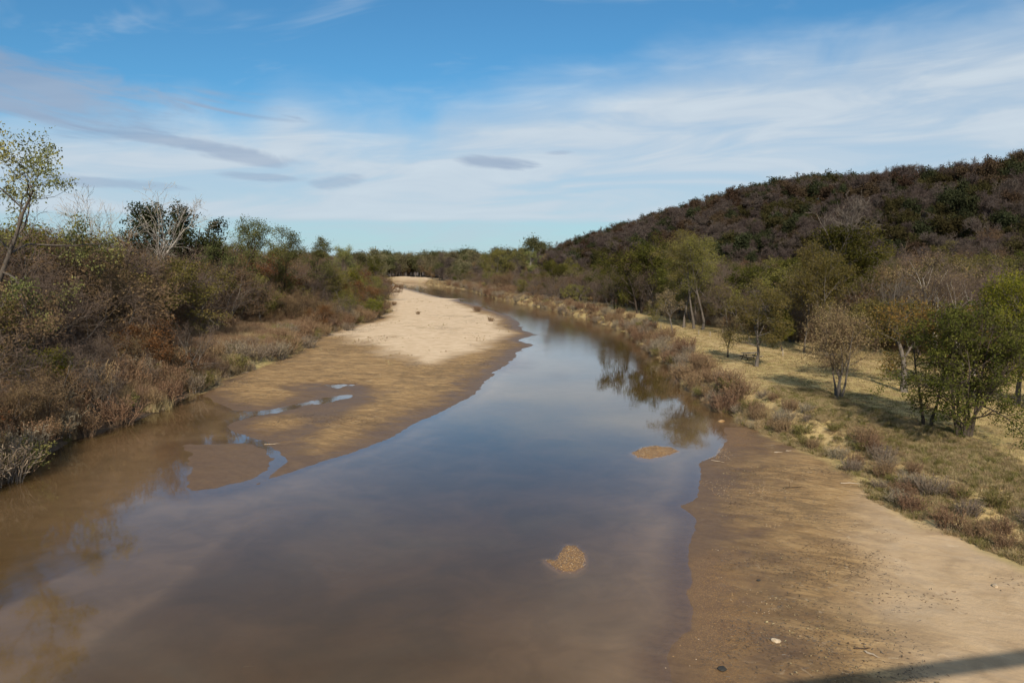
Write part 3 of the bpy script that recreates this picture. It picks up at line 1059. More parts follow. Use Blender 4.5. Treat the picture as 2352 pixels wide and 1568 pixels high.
# ------------------------------------------------------------------ plant stock
BARE = [grow(100 + i, H=7, trunks=3, splay=.35, r0=.085, clear=.18, n1=8, l1=.40, n2=6, l2=.2, n3=5, l3=.12, n4=4, l4=.07, bark='grey', twig='purple', up=.10, wob=.2) for i in range(4)]
BROWNY = [grow(120 + i, H=7, trunks=3, splay=.35, r0=.085, clear=.18, n1=8, l1=.38, n2=6, l2=.2, n3=5, l3=.11, n4=2, l4=.06, bark='dark', twig='brown', leaf='brown',
               leaves=5200, lsize=.13, spread=.2, keep=.85, wob=.2) for i in range(3)]
RUSTY = [grow(140 + i, H=6, trunks=3, splay=.35, r0=.08, clear=.15, n1=8, l1=.36, n2=6, l2=.2, n3=5, l3=.1, n4=0, bark='dark', twig='brown', leaf='rust',
              leaves=6500, lsize=.14, spread=.2, keep=.85) for i in range(2)]
OLIVE = [grow(160 + i, H=8, trunks=2, splay=.25, r0=.10, clear=.2, n1=9, l1=.38, n2=6, l2=.19, n3=5, l3=.09, n4=0, bark='grey', leaf='olive',
              leaves=8500, lsize=.15, spread=.2, keep=.75) for i in range(3)]
GREEN = [grow(180 + i, H=8, trunks=2, splay=.25, r0=.11, clear=.2, n1=9, l1=.36, n2=6, l2=.18, n3=5, l3=.09, n4=0, bark='dark', leaf='green',
              leaves=9500, lsize=.16, spread=.22, keep=.8) for i in range(2)]
BRIGHT = [grow(200 + i, H=6, trunks=3, splay=.3, r0=.08, clear=.12, n1=9, l1=.36, n2=6, l2=.18, n3=5, l3=.09, n4=0, bark='grey', leaf='bright',
               leaves=7500, lsize=.13, spread=.2, keep=.8) for i in range(2)]
CEDAR = [grow(220 + i, H=8, trunks=1, r0=.14, clear=.12, n1=18, l1=.34, a1=1.1, up1=.1, n2=7, l2=.15, n3=5, l3=.08, n4=0, bark='dark', leaf='cedar',
              leaves=11000, lsize=.17, spread=.17, keep=.95) for i in range(2)]
COTTON = [grow(240 + i, H=12, trunks=1, r0=.2, clear=.3, n1=11, l1=.36, a1=.8, up1=.35, n2=6, l2=.16, n3=5, l3=.07, n4=0, bark='pale', twig='grey', leaf='cotton',
               leaves=7000, lsize=.22, spread=.26, keep=.62) for i in range(3)]
DEAD = [grow(260 + i, H=9, trunks=2, splay=.4, r0=.14, clear=.2, n1=9, l1=.5, a1=.7, up1=.35, n2=5, l2=.22, n3=4, l3=.1, n4=0, bark='pale', tw=.014, wob=.14) for i in range(3)]
FARGREEN = [lowtree(300 + i, 12, 'far_green', 3200, .42, .8, 'grey') for i in range(2)] + [lowtree(303 + i, 12, 'far_pale', 3000, .42, .75, 'grey') for i in range(2)]
FARBARE = [lowtree(310 + i, 9, 'hill_bare', 0, 0, 1.0, bare=True) for i in range(2)]
FARBROWN = [lowtree(315 + i, 9, 'brown', 2400, .36, 1.0) for i in range(2)]
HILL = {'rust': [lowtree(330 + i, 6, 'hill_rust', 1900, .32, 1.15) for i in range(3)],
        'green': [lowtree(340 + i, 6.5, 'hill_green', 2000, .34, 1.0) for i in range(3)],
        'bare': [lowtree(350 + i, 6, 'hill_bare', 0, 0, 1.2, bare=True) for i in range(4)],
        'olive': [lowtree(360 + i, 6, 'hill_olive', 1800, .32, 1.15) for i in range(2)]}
SHRUB_RED = [bush(400 + i, 1.5, 1.7, 'weed', stems=70, leaves=900, lsize=.07) for i in range(4)]
SHRUB_TAN = [bush(410 + i, 1.3, 1.8, 'greygrass', stems=70, leaves=500, lsize=.07, bark='grey') for i in range(3)]
SHRUB_GREEN = [bush(420 + i, 1.1, 1.3, 'lush', stems=40, leaves=1100, lsize=.08, stiff=.7) for i in range(2)]


# ------------------------------------------------------------------ trees picked out in the photograph: right bank
def spot(u, v, z=2.0):
    for _ in range(4):
        x, y = ground_at(u, v, z)
        z = min(6.0, float(ground_z(x, y)[0]))
    return x, y, z


def tree_at(u, v, parts, name, label, z=2.0, s=1.0, rot=0.0, **kw):
    x, y, zz = spot(u, v, z)
    return put(parts, name, label, 'tree', x, y, zz, s, rot, **kw)


tree_at(1672, 820, grow(501, H=4.4, r0=.09, clear=.33, n1=10, l1=.42, a1=.8, up1=.35, n2=6, l2=.22, n3=5, l3=.12, n4=3, l4=.06, bark='dark', leaf='tan', leaves=2600, lsize=.10, spread=.18, keep=.7, wob=.2),
        'park_tree', 'small low tree with dark forked trunk left of the picnic table')
tree_at(1737, 842, grow(502, H=8.4, r0=.17, clear=.30, n1=14, l1=.40, a1=1.0, up1=.15, n2=7, l2=.2, n3=6, l3=.1, n4=0, bark='grey', leaf='olive', leaves=15000, lsize=.13, spread=.25, keep=.85, curve=-.05),
        'park_tree', 'olive-green tree with drooping crown standing over the picnic table')
tree_at(1797, 806, grow(503, H=4.6, r0=.10, clear=.25, n1=12, l1=.42, n2=6, l2=.2, n3=5, l3=.1, n4=0, bark='dark', leaf='bright', leaves=6500, lsize=.12, spread=.14, keep=.9),
        'park_tree', 'small round bright green tree behind the picnic table')
tree_at(1847, 808, grow(504, H=8.5, r0=.12, clear=.5, n1=8, l1=.25, n2=5, l2=.15, n3=5, l3=.08, n4=3, bark='grey', leaf='tan', leaves=1200, lsize=.12, keep=.5),
        'slender_tree', 'slender tree with bare straight grey trunk at the wood edge')
tree_at(1926, 914, grow(505, H=5.6, trunks=5, splay=.16, r0=.075, clear=.35, n1=7, l1=.42, a1=.85, up1=.3, n2=6, l2=.22, n3=5, l3=.11, n4=3, l4=.06, bark='grey', twig='brown', leaf='tan', leaves=13000, lsize=.09, spread=.28, keep=.9),
        'park_tree', 'tan many-stemmed tree with thin leaves in the middle of the lawn', s=1.25)
tree_at(2077, 900, grow(506, H=8.4, r0=.24, clear=.38, n1=13, l1=.40, a1=.75, up1=.35, n2=7, l2=.2, n3=6, l3=.1, n4=3, l4=.05, bark='grey', leaf='olive', leaves=12000, lsize=.12, spread=.26, keep=.8, keep_above=.74),
        'park_tree', 'forked tree with thick grey trunk, green below and bare above', s=1.12)
x7, y7, z7 = spot(2215, 1004)
put(grow(507, H=8.2, trunks=6, splay=.2, r0=.11, clear=.18, n1=10, l1=.40, a1=.95, up1=.15, n2=7, l2=.18, n3=6, l3=.09, n4=0, bark='dark', leaf='green', leaves=26000, lsize=.14, spread=.17, keep=.72),
    'park_tree', 'dense dark green tree on several trunks near the right edge', 'tree', x7, y7, z7, 1.0, 0.3)
put(grow(508, H=9.0, trunks=2, splay=.1, r0=.10, clear=.45, n1=8, l1=.26, n2=6, l2=.16, n3=5, l3=.09, n4=0, bark='dark', leaf='orange', leaves=9000, lsize=.13, spread=.26, keep=.9),
    'park_tree', 'tree with orange-brown top rising behind the dense dark green tree', 'tree', x7 - 0.7, y7 + 2.8, None, 1.0, 1.0)
put(grow(509, H=10.5, trunks=2, splay=.2, r0=.2, clear=.25, n1=13, l1=.40, n2=7, l2=.19, n3=6, l3=.09, n4=0, bark='grey', leaf='bright', leaves=26000, lsize=.16, spread=.32, keep=.95),
    'park_tree', 'broad yellow-green tree at the right edge of the lawn', 'tree', 37.0, 58.0, None, 1.0, 0.5)
put(grow(510, H=15.0, trunks=1, r0=.34, clear=.3, n1=15, l1=.34, a1=.8, up1=.35, n2=7, l2=.15, n3=6, l3=.07, n4=2, l4=.03, bark='grey', twig='grey', leaf='green', leaves=20000, lsize=.18, spread=.34, keep=.9, keep_above=.76, tw=.02),
    'vine_tree', 'tall vine-covered tree with bare white branch tips above green crown', 'tree', 37.0, 95.0, None, 1.24, 2.0)
put(grow(511, H=11.0, trunks=1, r0=.22, clear=.35, n1=13, l1=.38, n2=7, l2=.18, n3=6, l3=.09, n4=2, l4=.04, bark='grey', leaf='olive', leaves=20000, lsize=.14, spread=.3, keep=.95),
    'round_tree', 'rounded olive tree in front of the vine-covered tree', 'tree', 35.5, 90.0, None, 1.1, 0.0)
put(grow(512, H=11.5, trunks=2, splay=.22, r0=.2, clear=.3, n1=11, l1=.40, a1=.7, up1=.4, n2=6, l2=.2, n3=6, l3=.1, n4=4, l4=.05, bark='pale', twig='purple', leaf='tan', leaves=1800, lsize=.13, keep=.4, tw=.016),
    'bare_tree', 'grey nearly leafless tree with pale upper limbs behind the forked tree', 'tree', 44.5, 85.0, None, 1.0, 0.0)
put(grow(513, H=9.0, trunks=3, splay=.25, r0=.14, clear=.3, n1=10, l1=.42, a1=.7, up1=.4, n2=6, l2=.2, n3=6, l3=.1, n4=5, l4=.05, bark='pale', twig='purple'),
    'bare_tree', 'leafless tree with slanting pale limbs left of the broad yellow-green tree', 'tree', 42.5, 74.0, None, 1.0, 0.0)
for i, (u, v, h, lb) in enumerate(((1571, 752, 15.5, 'tall thin cottonwood, leftmost of the straight grey trunks by the bend'),
                                   (1594, 755, 16.5, 'tall thin cottonwood, middle of the straight grey trunks by the bend'),
                                   (1614, 757, 16.0, 'tall thin cottonwood, rightmost of the straight grey trunks by the bend'))):
    tree_at(u, v, grow(520 + i, H=h, r0=.2, clear=.42, n1=11, l1=.3, a1=.8, up1=.35, n2=6, l2=.15, n3=6, l3=.08, n4=2, l4=.04, bark='grey', leaf='olive', leaves=9500, lsize=.16, spread=.32, keep=.75),
            'cottonwood_tree', lb, group='cottonwoods by the bend')
tree_at(1545, 768, grow(525, H=7.0, r0=.12, clear=.35, n1=11, l1=.38, n2=6, l2=.2, n3=5, l3=.1, n4=3, l4=.05, bark='grey', leaf='tan', leaves=2600, lsize=.12, keep=.75),
        'park_tree', 'thin-crowned tan tree standing alone before the straight trunks')
tree_at(1506, 752, grow(526, H=4.5, r0=.08, clear=.25, n1=10, l1=.38, n2=6, l2=.2, n3=5, l3=.1, n4=0, bark='grey', leaf='olive', leaves=3000, lsize=.14, keep=.85),
        'park_tree', 'young olive tree on the lawn edge nearest the bend')
for i, (x, y, h, lb) in enumerate(((27.5, 172, 17, 'tallest dark green tree above the bend, at the hill foot'),
                                   (31.5, 166, 15.5, 'dark green tree just right of the tallest one at the bend'),
                                   (24.5, 190, 11, 'lower spreading dark green tree left of the tallest one'))):
    put(GREEN[i % 2], 'dark_green_tree', lb, 'tree', x, y, None, h / 8.0, i * 1.3, group='dark green trees at the bend')

# ------------------------------------------------------------------ trees picked out in the photograph: left bank
put(grow(530, H=19, trunks=1, r0=.30, clear=.35, n1=10, l1=.40, a1=1.0, up1=.12, n2=6, l2=.17, n3=5, l3=.07, n4=0, bark='grey', twig='dark', leaf='cotton', leaves=9000, lsize=.2, spread=.34, keep=.6, wob=.22),
    'cottonwood_tree', 'tall half-bare cottonwood with crooked limbs at the far left edge', 'tree', -45.2, 70.0, None, 1.2, 2.2)
put(grow(531, H=15, trunks=3, splay=.45, r0=.2, clear=.25, n1=9, l1=.40, a1=.55, up1=.5, n2=6, l2=.2, n3=5, l3=.09, n4=2, l4=.04, bark='pale', twig='pale', tw=.016, wob=.12),
    'dead_tree', 'large dead white tree with fanning bare branches before the cedar', 'tree', -55.5, 115.0, None, 1.42, 0.0)
put(CEDAR[0], 'cedar_tree', 'dark round cedar behind the large dead white tree, left half', 'tree', -60.5, 137.0, None, 2.45, 0.0, 'cedars behind the dead tree', sz=2.6)
put(CEDAR[1], 'cedar_tree', 'dark round cedar behind the large dead white tree, right half', 'tree', -54.5, 136.0, None, 2.4, 1.0, 'cedars behind the dead tree', sz=2.5)
put(grow(532, H=13, trunks=2, splay=.2, r0=.15, clear=.35, n1=9, l1=.34, n2=6, l2=.17, n3=5, l3=.08, n4=3, l4=.04, bark='grey', leaf='cotton', leaves=1600, lsize=.18, keep=.4),
    'bare_tree', 'grey thin-leaved tree between the tall cottonwood and the dead tree', 'tree', -55.0, 104.0, None, 1.1, 0.0)
for i, (x, y, h, lb) in enumerate(((-50.0, 137, 15.5, 'green cottonwood with bent leaning trunk, leftmost of the green group'),
                                   (-44.5, 138, 18.0, 'tallest green cottonwood of the group on the left bank'),
                                   (-43.5, 150, 16.5, 'green cottonwood right behind the tallest of the left group'),
                                   (-42.5, 172, 15.0, 'airy green cottonwood right of the left bank group'),
                                   (-42.5, 205, 14.0, 'small pale cottonwood at the end of the left treeline'))):
    put(grow(540 + i, H=h, trunks=1 if i else 2, splay=.25, r0=.17, clear=.38, n1=11, l1=.30, a1=.6, up1=.45, n2=6, l2=.14, n3=5, l3=.06, n4=0, bark='dark', leaf='grove' if i != 4 else 'cotton',
             leaves=7500, lsize=.19, spread=.3, keep=.75, wob=.18), 'cottonwood_tree', lb, 'tree', x, y, None, 1.15, i * 0.9, 'green cottonwoods on the left bank')
put(grow(550, H=4.2, trunks=2, splay=.5, r0=.07, clear=.2, n1=9, l1=.5, n2=6, l2=.25, n3=6, l3=.14, n4=3, l4=.07, bark='pale', twig='grey', tw=.011, lean=(.6, -.2), curve=-.06),
    'dead_tree', 'pale dead branches sprawling out of the thicket above the left bank', 'tree', *spot(150, 790, 3.0)[:2], None, 1.0, 0.0)
put(grow(551, H=3.6, trunks=2, splay=.4, r0=.06, clear=.2, n1=9, l1=.5, n2=6, l2=.25, n3=6, l3=.14, n4=3, l4=.07, bark='pale', twig='grey', tw=.011, lean=(.9, -.4), curve=-.10),
    'dead_tree', 'pale dead branch hanging down the shaded bank at the left', 'tree', *spot(170, 930, 2.0)[:2], None, 1.0, 0.0)
put(grow(552, H=9, trunks=2, splay=.3, r0=.12, clear=.2, n1=9, l1=.42, a1=.6, up1=.45, n2=6, l2=.2, n3=5, l3=.1, n4=2, bark='pale', twig='grey', tw=.014),
    'dead_tree', 'slender dead grey tree left of the large dead tree', 'tree', -53.5, 107.0, None, 1.3, 0.0)

# ------------------------------------------------------------------ left bank thicket
def in_view(x, y, pad=5.0):
    return (np.abs(x) < 0.655 * y + pad) & (y > 20)


def open_left(x, y, sl):
    """the grassy shelf and the sandy track on the left bank stay open"""
    shelf = (sl < 13) & (y > 80) & (y < 138)
    trk = line_dist(x, y, LEFT_TRACK) < 3.5
    return ~(shelf | trk)


KINDS_L = [('bare', BARE, 'bare_scrub_tree', 'leafless purple-grey scrub tree'),
           ('brown', BROWNY, 'brown_scrub_tree', 'scrub tree with dry brown leaves'),
           ('rust', RUSTY, 'rust_scrub_tree', 'rust-leaved scrub tree'),
           ('olive', OLIVE, 'olive_scrub_tree', 'olive-leaved scrub tree'),
           ('bright', BRIGHT, 'yellow_green_shrub', 'yellow-green leafy scrub tree')]
xs, ys, zs, S = scatter_points(26000, (-240, -24, 36, 340), lambda x, y, F: (F['sl'] > 1.2) & in_view(x, y) & open_left(x, y, F['sl']),
                               lambda d: 2.6 + d * 0.010 if d < 150 else 4.1 + (d - 150) * 0.035, 71, 720)
for i in range(len(xs)):
    r = random.random()
    nz = float(fbm(xs[i:i + 1] / 16, ys[i:i + 1] / 16, 91, 2)[0])
    if ys[i] > 130 and S['sl'][i] < 14:
        w = (0.22, 0.30, 0.12, 0.26, 0.10)
    elif S['sl'][i] < 7 and ys[i] < 78:
        w = (0.24, 0.30, 0.10, 0.30, 0.06)
    elif S['sl'][i] < 6:
        w = (0.32, 0.36, 0.18, 0.10, 0.04)
    else:
        w = (0.46, 0.30, 0.10, 0.11, 0.03) if nz < 0.52 else (0.66, 0.22, 0.06, 0.05, 0.01)
    k = int(np.searchsorted(np.cumsum(w), r))
    k = min(k, 4)
    h = 3.4 + 7.6 * min(1, max(0, S['sl'][i] / 18)) + random.uniform(-0.7, 1.8) + 2.2 * (ys[i] < 105) * (S['sl'][i] > 7) + min(2.0, max(0, (ys[i] - 120) * 0.02))
    key, st, nm, lb = KINDS_L[k]
    base = 7.0 if key in ('bare', 'brown') else (6.0 if key in ('rust', 'bright') else 8.0)
    lb += ' ' + place_left(xs[i], ys[i], S['sl'][i])
    put(random.choice(st), nm, lb, 'tree', xs[i], ys[i], zs[i], h / base * random.uniform(1.0, 1.25), None, key + ' scrub trees ' + place_left(xs[i], ys[i], S['sl'][i]), sz=h / base)

# ------------------------------------------------------------------ wood at the foot of the hill (right), trees along the far right bank
WOOD_R = [(26, 215), (30, 150), (33, 132), (36, 108), (44, 96), (50, 84), (58, 70), (75, 50), (400, 50), (400, 320), (90, 520), (26, 420), (5, 330), (14, 260)]
KINDS_R = [('bare', BARE, 'bare_tree', 'leafless grey-purple tree'),
           ('olive', OLIVE, 'olive_tree', 'olive-leaved tree'),
           ('brown', BROWNY, 'brown_tree', 'tree with dry brown leaves'),
           ('green', GREEN, 'green_tree', 'dark green leafy tree')]
WOOD_SPOTS = [scatter_points(26000, (0, 220, 50, 260), lambda x, y, F: (sdf(x, y, WOOD_R) > 0) & in_view(x, y, 4) & (F['sr'] > 5) & (F['hill'] < 12),
                             lambda d: 3.9 + max(0, d - 100) * 0.010, 72, 400),
              scatter_points(16000, (-60, 60, 215, 480), lambda x, y, F: (F['sr'] > 4.5) & (F['sr'] < 45) & (F['hill'] < 12), lambda d: 4.4 + max(0, d - 250) * 0.012, 76, 260)]
for wi, (xs, ys, zs, S) in enumerate(WOOD_SPOTS):
    for i in range(len(xs)):
        k = int(np.searchsorted(np.cumsum((0.46, 0.22, 0.18, 0.14)), random.random()))
        k = min(k, 3)
        key, st, nm, lb = KINDS_R[k]
        base = 7.0 if key in ('bare', 'brown') else 8.0
        h = random.uniform(7.0, 12.5) if wi == 0 else random.uniform(4.0, 8.5)
        put(random.choice(st), nm, lb + ' ' + place_right(xs[i], ys[i]), 'tree', xs[i], ys[i], zs[i], h / base * 1.15, None, key + ' trees ' + place_right(xs[i], ys[i]), sz=h / base)

# ------------------------------------------------------------------ trees in the distance, beyond the bend
KINDS_F = [(FARGREEN, 'far_tree', 'tall green-tan tree in the distant line beyond the bend', 12.0, (11, 16)),
           (FARBARE, 'far_bare_tree', 'distant leafless grey tree beyond the bend', 9.0, (9, 13)),
           (FARBROWN, 'far_brown_tree', 'distant brown-leaved tree beyond the bend', 9.0, (7, 11))]
FAR_SPOTS = [scatter_points(16000, (-300, -60, 330, 560), lambda x, y, F: (np.maximum(F['sr'], F['sl']) > 5) & in_view(x, y, 10) & (F['hill_l'] < 10) & (F['bluff'] < .15), lambda d: 7.5, 73, 240),
             scatter_points(9000, (-230, 10, 600, 900), lambda x, y, F: (F['sr'] > 6) & (F['bluff'] < .3) & (x > -0.26 * y), lambda d: 8.5, 78, 230),
             scatter_points(16000, (-260, 130, 480, 900), lambda x, y, F: (F['sr'] > 6) & (F['hill'] < 9) & (F['bluff'] < .3) & (x > -0.28 * y), lambda d: 8.0 + max(0, d - 480) * 0.012, 77, 260)]
for xs, ys, zs, S in FAR_SPOTS:
    for i in range(len(xs)):
        far = ys[i] > 560
        k = int(np.searchsorted(np.cumsum((0.62, 0.22, 0.16) if far else (0.30, 0.40, 0.30)), random.random()))
        st, nm, lb, base, hr = KINDS_F[min(k, 2)]
        h = random.uniform(*hr) * (1.5 if far else 0.95) * random.choice((.7, .85, 1.0, 1.0, 1.15))
        put(random.choice(st), nm, lb + (' left of' if xs[i] < -0.02 * ys[i] else ' right of') + ' the big rounded pair', 'tree', xs[i], ys[i], zs[i], h / base, None, nm.replace('_', ' ') + ('s left' if xs[i] < -0.02 * ys[i] else 's right') + ' of the rounded pair')
for i, (u, v, h, lb) in enumerate(((-8.4, 430, 19.5, 'big rounded pale green tree above the far bend, left one of the pair'), (-0.5, 434, 21, 'big rounded pale green tree above the far bend, right one of the pair'),
                                   (9.6, 420, 17, 'smaller yellowish tree right of the big rounded pair'), (23.5, 335, 14, 'bright yellow-green tree standing out of the far right bank'),
                                   (-54, 305, 15, 'dark tree breaking the skyline where the left bank ends'))):
    x, y, z = u, v, None
    st = (OLIVE[0], OLIVE[1], COTTON[2], BRIGHT[0], GREEN[0])[i]
    b = (8, 8, 12, 6, 8)[i]
    put(st, 'far_crown_tree', lb, 'tree', x, y, z, h / b * 1.1, None, sz=h / b)

# ------------------------------------------------------------------ the wooded hill: 300 nearest trees singly, the rest as one wood
xs, ys, zs, S = scatter_points(90000, (20, 620, 110, 1000), lambda x, y, F: (F['hill'] > 7) & in_view(x, y, 8) & (F['sr'] > 15), lambda d: 2.8 + 2.2 * random.random(), 74)
cut = fbm(xs / 30, ys / 30, 61, 3)
ka, kb = fbm(xs / 22, ys / 22, 62, 3), fbm(xs / 16, ys / 16, 63, 3)
rr_ = RNG.random(len(xs))
kind = np.full(len(xs), 2)
kind = np.where((ka > 0.55) & (rr_ < 0.45), 0, kind)
kind = np.where((ka < 0.44) & (rr_ < 0.35), 3, kind)
kind = np.where((kb > 0.60) & (rr_ > 0.55), 1, kind)
kind = np.where((S['hill'] > 33) & (RNG.random(len(xs)) < 0.32), np.where(RNG.random(len(xs)) < .55, 1, 0), kind)
NAMES = [('rust', 'hill_oak', 'rust-brown oak'), ('green', 'hill_cedar', 'dark green cedar'),
         ('bare', 'hill_bare_tree', 'leafless grey tree'), ('olive', 'hill_olive_tree', 'olive-brown tree')]
order = np.argsort(np.hypot(xs, ys))
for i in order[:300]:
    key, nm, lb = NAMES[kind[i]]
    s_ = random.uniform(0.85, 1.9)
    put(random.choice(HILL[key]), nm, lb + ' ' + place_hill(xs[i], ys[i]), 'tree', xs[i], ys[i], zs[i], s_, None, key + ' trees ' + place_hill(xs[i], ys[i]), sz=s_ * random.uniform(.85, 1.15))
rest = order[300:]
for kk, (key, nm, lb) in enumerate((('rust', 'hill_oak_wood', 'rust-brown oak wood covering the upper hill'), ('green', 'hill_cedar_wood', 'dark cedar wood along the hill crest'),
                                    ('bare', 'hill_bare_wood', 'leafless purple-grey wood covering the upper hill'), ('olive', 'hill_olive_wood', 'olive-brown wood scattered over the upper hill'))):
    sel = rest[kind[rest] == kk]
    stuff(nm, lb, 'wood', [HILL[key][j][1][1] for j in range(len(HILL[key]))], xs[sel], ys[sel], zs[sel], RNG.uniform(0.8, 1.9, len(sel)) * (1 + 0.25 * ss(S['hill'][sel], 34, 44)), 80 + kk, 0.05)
# low wooded ridge behind the left bank
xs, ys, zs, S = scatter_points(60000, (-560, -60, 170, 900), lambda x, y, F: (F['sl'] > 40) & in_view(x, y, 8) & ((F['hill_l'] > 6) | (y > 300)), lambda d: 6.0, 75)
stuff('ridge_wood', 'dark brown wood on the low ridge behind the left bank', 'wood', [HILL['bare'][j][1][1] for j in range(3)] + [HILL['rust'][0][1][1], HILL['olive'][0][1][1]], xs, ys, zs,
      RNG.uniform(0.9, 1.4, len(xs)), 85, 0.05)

# ------------------------------------------------------------------ shrubs standing singly along the banks
KINDS_S = [(SHRUB_RED, 'dry_shrub', 'reddish-brown dry shrub'), (SHRUB_TAN, 'grey_shrub', 'greyish tan dry shrub'), (SHRUB_GREEN, 'green_shrub', 'low green leafy shrub')]


def shrubs(n, box, accept, spacing, seed, limit, weights, size, where, group):
    xs, ys, zs, S = scatter_points(n, box, accept, spacing, seed, limit)
    for i in range(len(xs)):
        k = min(2, int(np.searchsorted(np.cumsum(weights), random.random())))
        st, nm, lb = KINDS_S[k]
        s_ = random.uniform(*size)
        put(random.choice(st), nm, lb + ' ' + where, 'shrub', xs[i], ys[i], zs[i], s_ * random.uniform(1, 1.3), None, nm.replace('_', ' ') + 's ' + group, sz=s_)


shrubs(30000, (-10, 40, 62, 330), lambda x, y, F: (F['sr'] > 0.2) & (F['sr'] < 2.0 + 0.012 * np.maximum(0, y - 60)), lambda d: 1.15 + d * 0.006, 91, 260, (.62, .34, .04), (.8, 1.45), 'in the hedge-like fringe of the right bank', 'on the right bank fringe')
shrubs(9000, (-75, 10, 290, 560), lambda x, y, F: (F['sr'] > 0.5) & (F['sr'] < 9) & (F['bluff'] < .6), lambda d: 2.4, 94, 130, (.5, .45, .05), (1.3, 2.4), 'on the distant outer bank of the bend', 'on the distant bank')
shrubs(9000, (14, 45, 24, 64), lambda x, y, F: (F['sr'] > 0.5) & (F['sr'] < 3.6) & in_view(x, y, 2) & (fbm(x / 3, y / 3, 44, 2) > 0.40), lambda d: 1.25, 92, 64, (.55, .27, .18), (.45, .9), 'on the grassy slope above the right sand flat', 'above the right sand flat')
shrubs(16000, (-60, -24, 36, 215), lambda x, y, F: (F['sl'] > 0.0) & (F['sl'] < 4.5) & in_view(x, y, 2), lambda d: 1.6 + d * 0.006, 93, 170, (.50, .25, .25), (1.1, 2.0), 'at the foot of the left bank', 'at the left bank foot')
for i, (u, v, s_, lb) in enumerate(((2284, 1180, .8, 'solitary bright green shrub low on the slope at the right edge'), (2215, 1150, .6, 'slim green shrub left of the solitary bright green one'),
                                    (1978, 1045, .7, 'small upright green shrub beside the dirt track'))):
    x, y, z = spot(u, v, 1.0)
    put(SHRUB_GREEN[i % 2], 'green_shrub', lb, 'shrub', x, y, z, s_)
for i, (u, v, s_, lb) in enumerate(((1096, 716, 1.2, 'lone reddish dry shrub on the outer edge of the sand bar'), (1128, 738, .7, 'low dry shrub on the wet tip of the sand bar'), (960, 722, .6, 'low dry shrub in the middle of the pale sand bar'),
                                    (905, 701, .9, 'dry shrub on the pale sand beside the left thicket'), (800, 745, 1.3, 'mounded golden dry shrub where thicket meets pale sand'))):
    x, y, z = spot(u, v, 0.4)
    put((SHRUB_RED if i != 4 else SHRUB_TAN)[i % 3], 'dry_shrub', lb, 'shrub', x, y, z, s_ * 1.3, sz=s_)

# ------------------------------------------------------------------ grass and undergrowth that nobody could count
def cover(name, label, cat, meshes, n, box, accept, size, seed, tilt=0.1, sink=0.0):
    rng = np.random.default_rng(seed)
    x = rng.uniform(box[0], box[1], n)
    y = rng.uniform(box[2], box[3], n)
    F = fields(x, y)
    ok = accept(x, y, F, rng) & in_view(x, y, 3)
    x, y, z = x[ok], y[ok], F['z'][ok]
    return stuff(name, label, cat, meshes, x, y, z - sink, rng.uniform(size[0], size[1], len(x)), seed + 1, tilt)


TALL_RED = [tuft(600 + i, 1.3, .9, 110, 'redgrass', .010, .35) for i in range(3)]
TALL_STRAW = [tuft(610 + i, 1.0, .9, 110, 'straw', .010, .55) for i in range(3)]
TALL_GREY = [tuft(620 + i, .8, 1.0, 110, 'greygrass', .010, .9) for i in range(2)]
LUSH = [tuft(630 + i, .40, .6, 70, 'lush', .010, .7) for i in range(3)]
SHORT = [tuft(640 + i, .12, .6, 46, 'straw', .009, 1.0, 2) for i in range(4)] + [tuft(645, .12, .6, 46, 'lush', .009, 1.0, 2)]
patch = lambda x, y, k, sd: fbm(x / k, y / k, sd, 3)
cover('tall_red_grass', 'tall reddish dead grass on the shelf of the left bank', 'grass', TALL_RED + TALL_STRAW[:1], 34000, (-62, -24, 36, 215),
      lambda x, y, F, r: (F['sl'] > 0.6) & (F['sl'] < 17) & (line_dist(x, y + 2.5, LEFT_TRACK) > 3.5) & (patch(x, y, 7, 5) > 0.44), (.7, 1.35), 701, .12)
cover('pale_bank_grass', 'pale straw and grey grass hanging over the left bank', 'grass', TALL_STRAW + TALL_GREY + LUSH[:1], 26000, (-62, -24, 36, 215),
      lambda x, y, F, r: (F['sl'] > -0.1) & (F['sl'] < 12) & (line_dist(x, y + 2.5, LEFT_TRACK) > 3.2) & (patch(x, y, 6, 15) > 0.45), (.7, 1.3), 702, .15)
cover('right_bank_grass', 'tall tan grass along the edge of the right bank', 'grass', TALL_STRAW + TALL_RED[:1] + TALL_GREY, 120000, (-70, 45, 40, 540),
      lambda x, y, F, r: (F['bluff'] < .3) & (F['sr'] > 0.0) & (F['sr'] < 1.8 + 0.013 * np.maximum(0, y - 60)) & (y > 57), (.4, .9), 703, .15)
cover('slope_grass', 'green and straw grass on the slope above the right sand flat', 'grass', LUSH[:1] + [tuft(653, .32, .6, 70, 'straw', .010, .9), tuft(652, .35, .6, 70, 'straw', .010, .8), tuft(650, .3, .6, 70, 'straw', .010, .9), tuft(651, .25, .6, 70, 'straw', .010, 1.0)], 60000, (12, 45, 20, 66),
      lambda x, y, F, r: (F['sr'] > 0.1) & (F['sr'] < 8.0) & ((line_dist(x, y, PATH) > 0.9) | (r.random(len(x)) < .25)) & (patch(x, y, 4, 25) > 0.30), (.35, .85), 704, .15)
cover('lawn_grass', 'short dry lawn grass of the riverside park', 'grass', SHORT, 70000, (12, 75, 24, 150),
      lambda x, y, F, r: (F['sr'] > 1.5) & (F['hill'] < 3) & ((np.minimum(line_dist(x, y, PATH), line_dist(x, y, PATH_B)) > 1.0) | (r.random(len(x)) < .3)), (.7, 1.4), 705, .1)
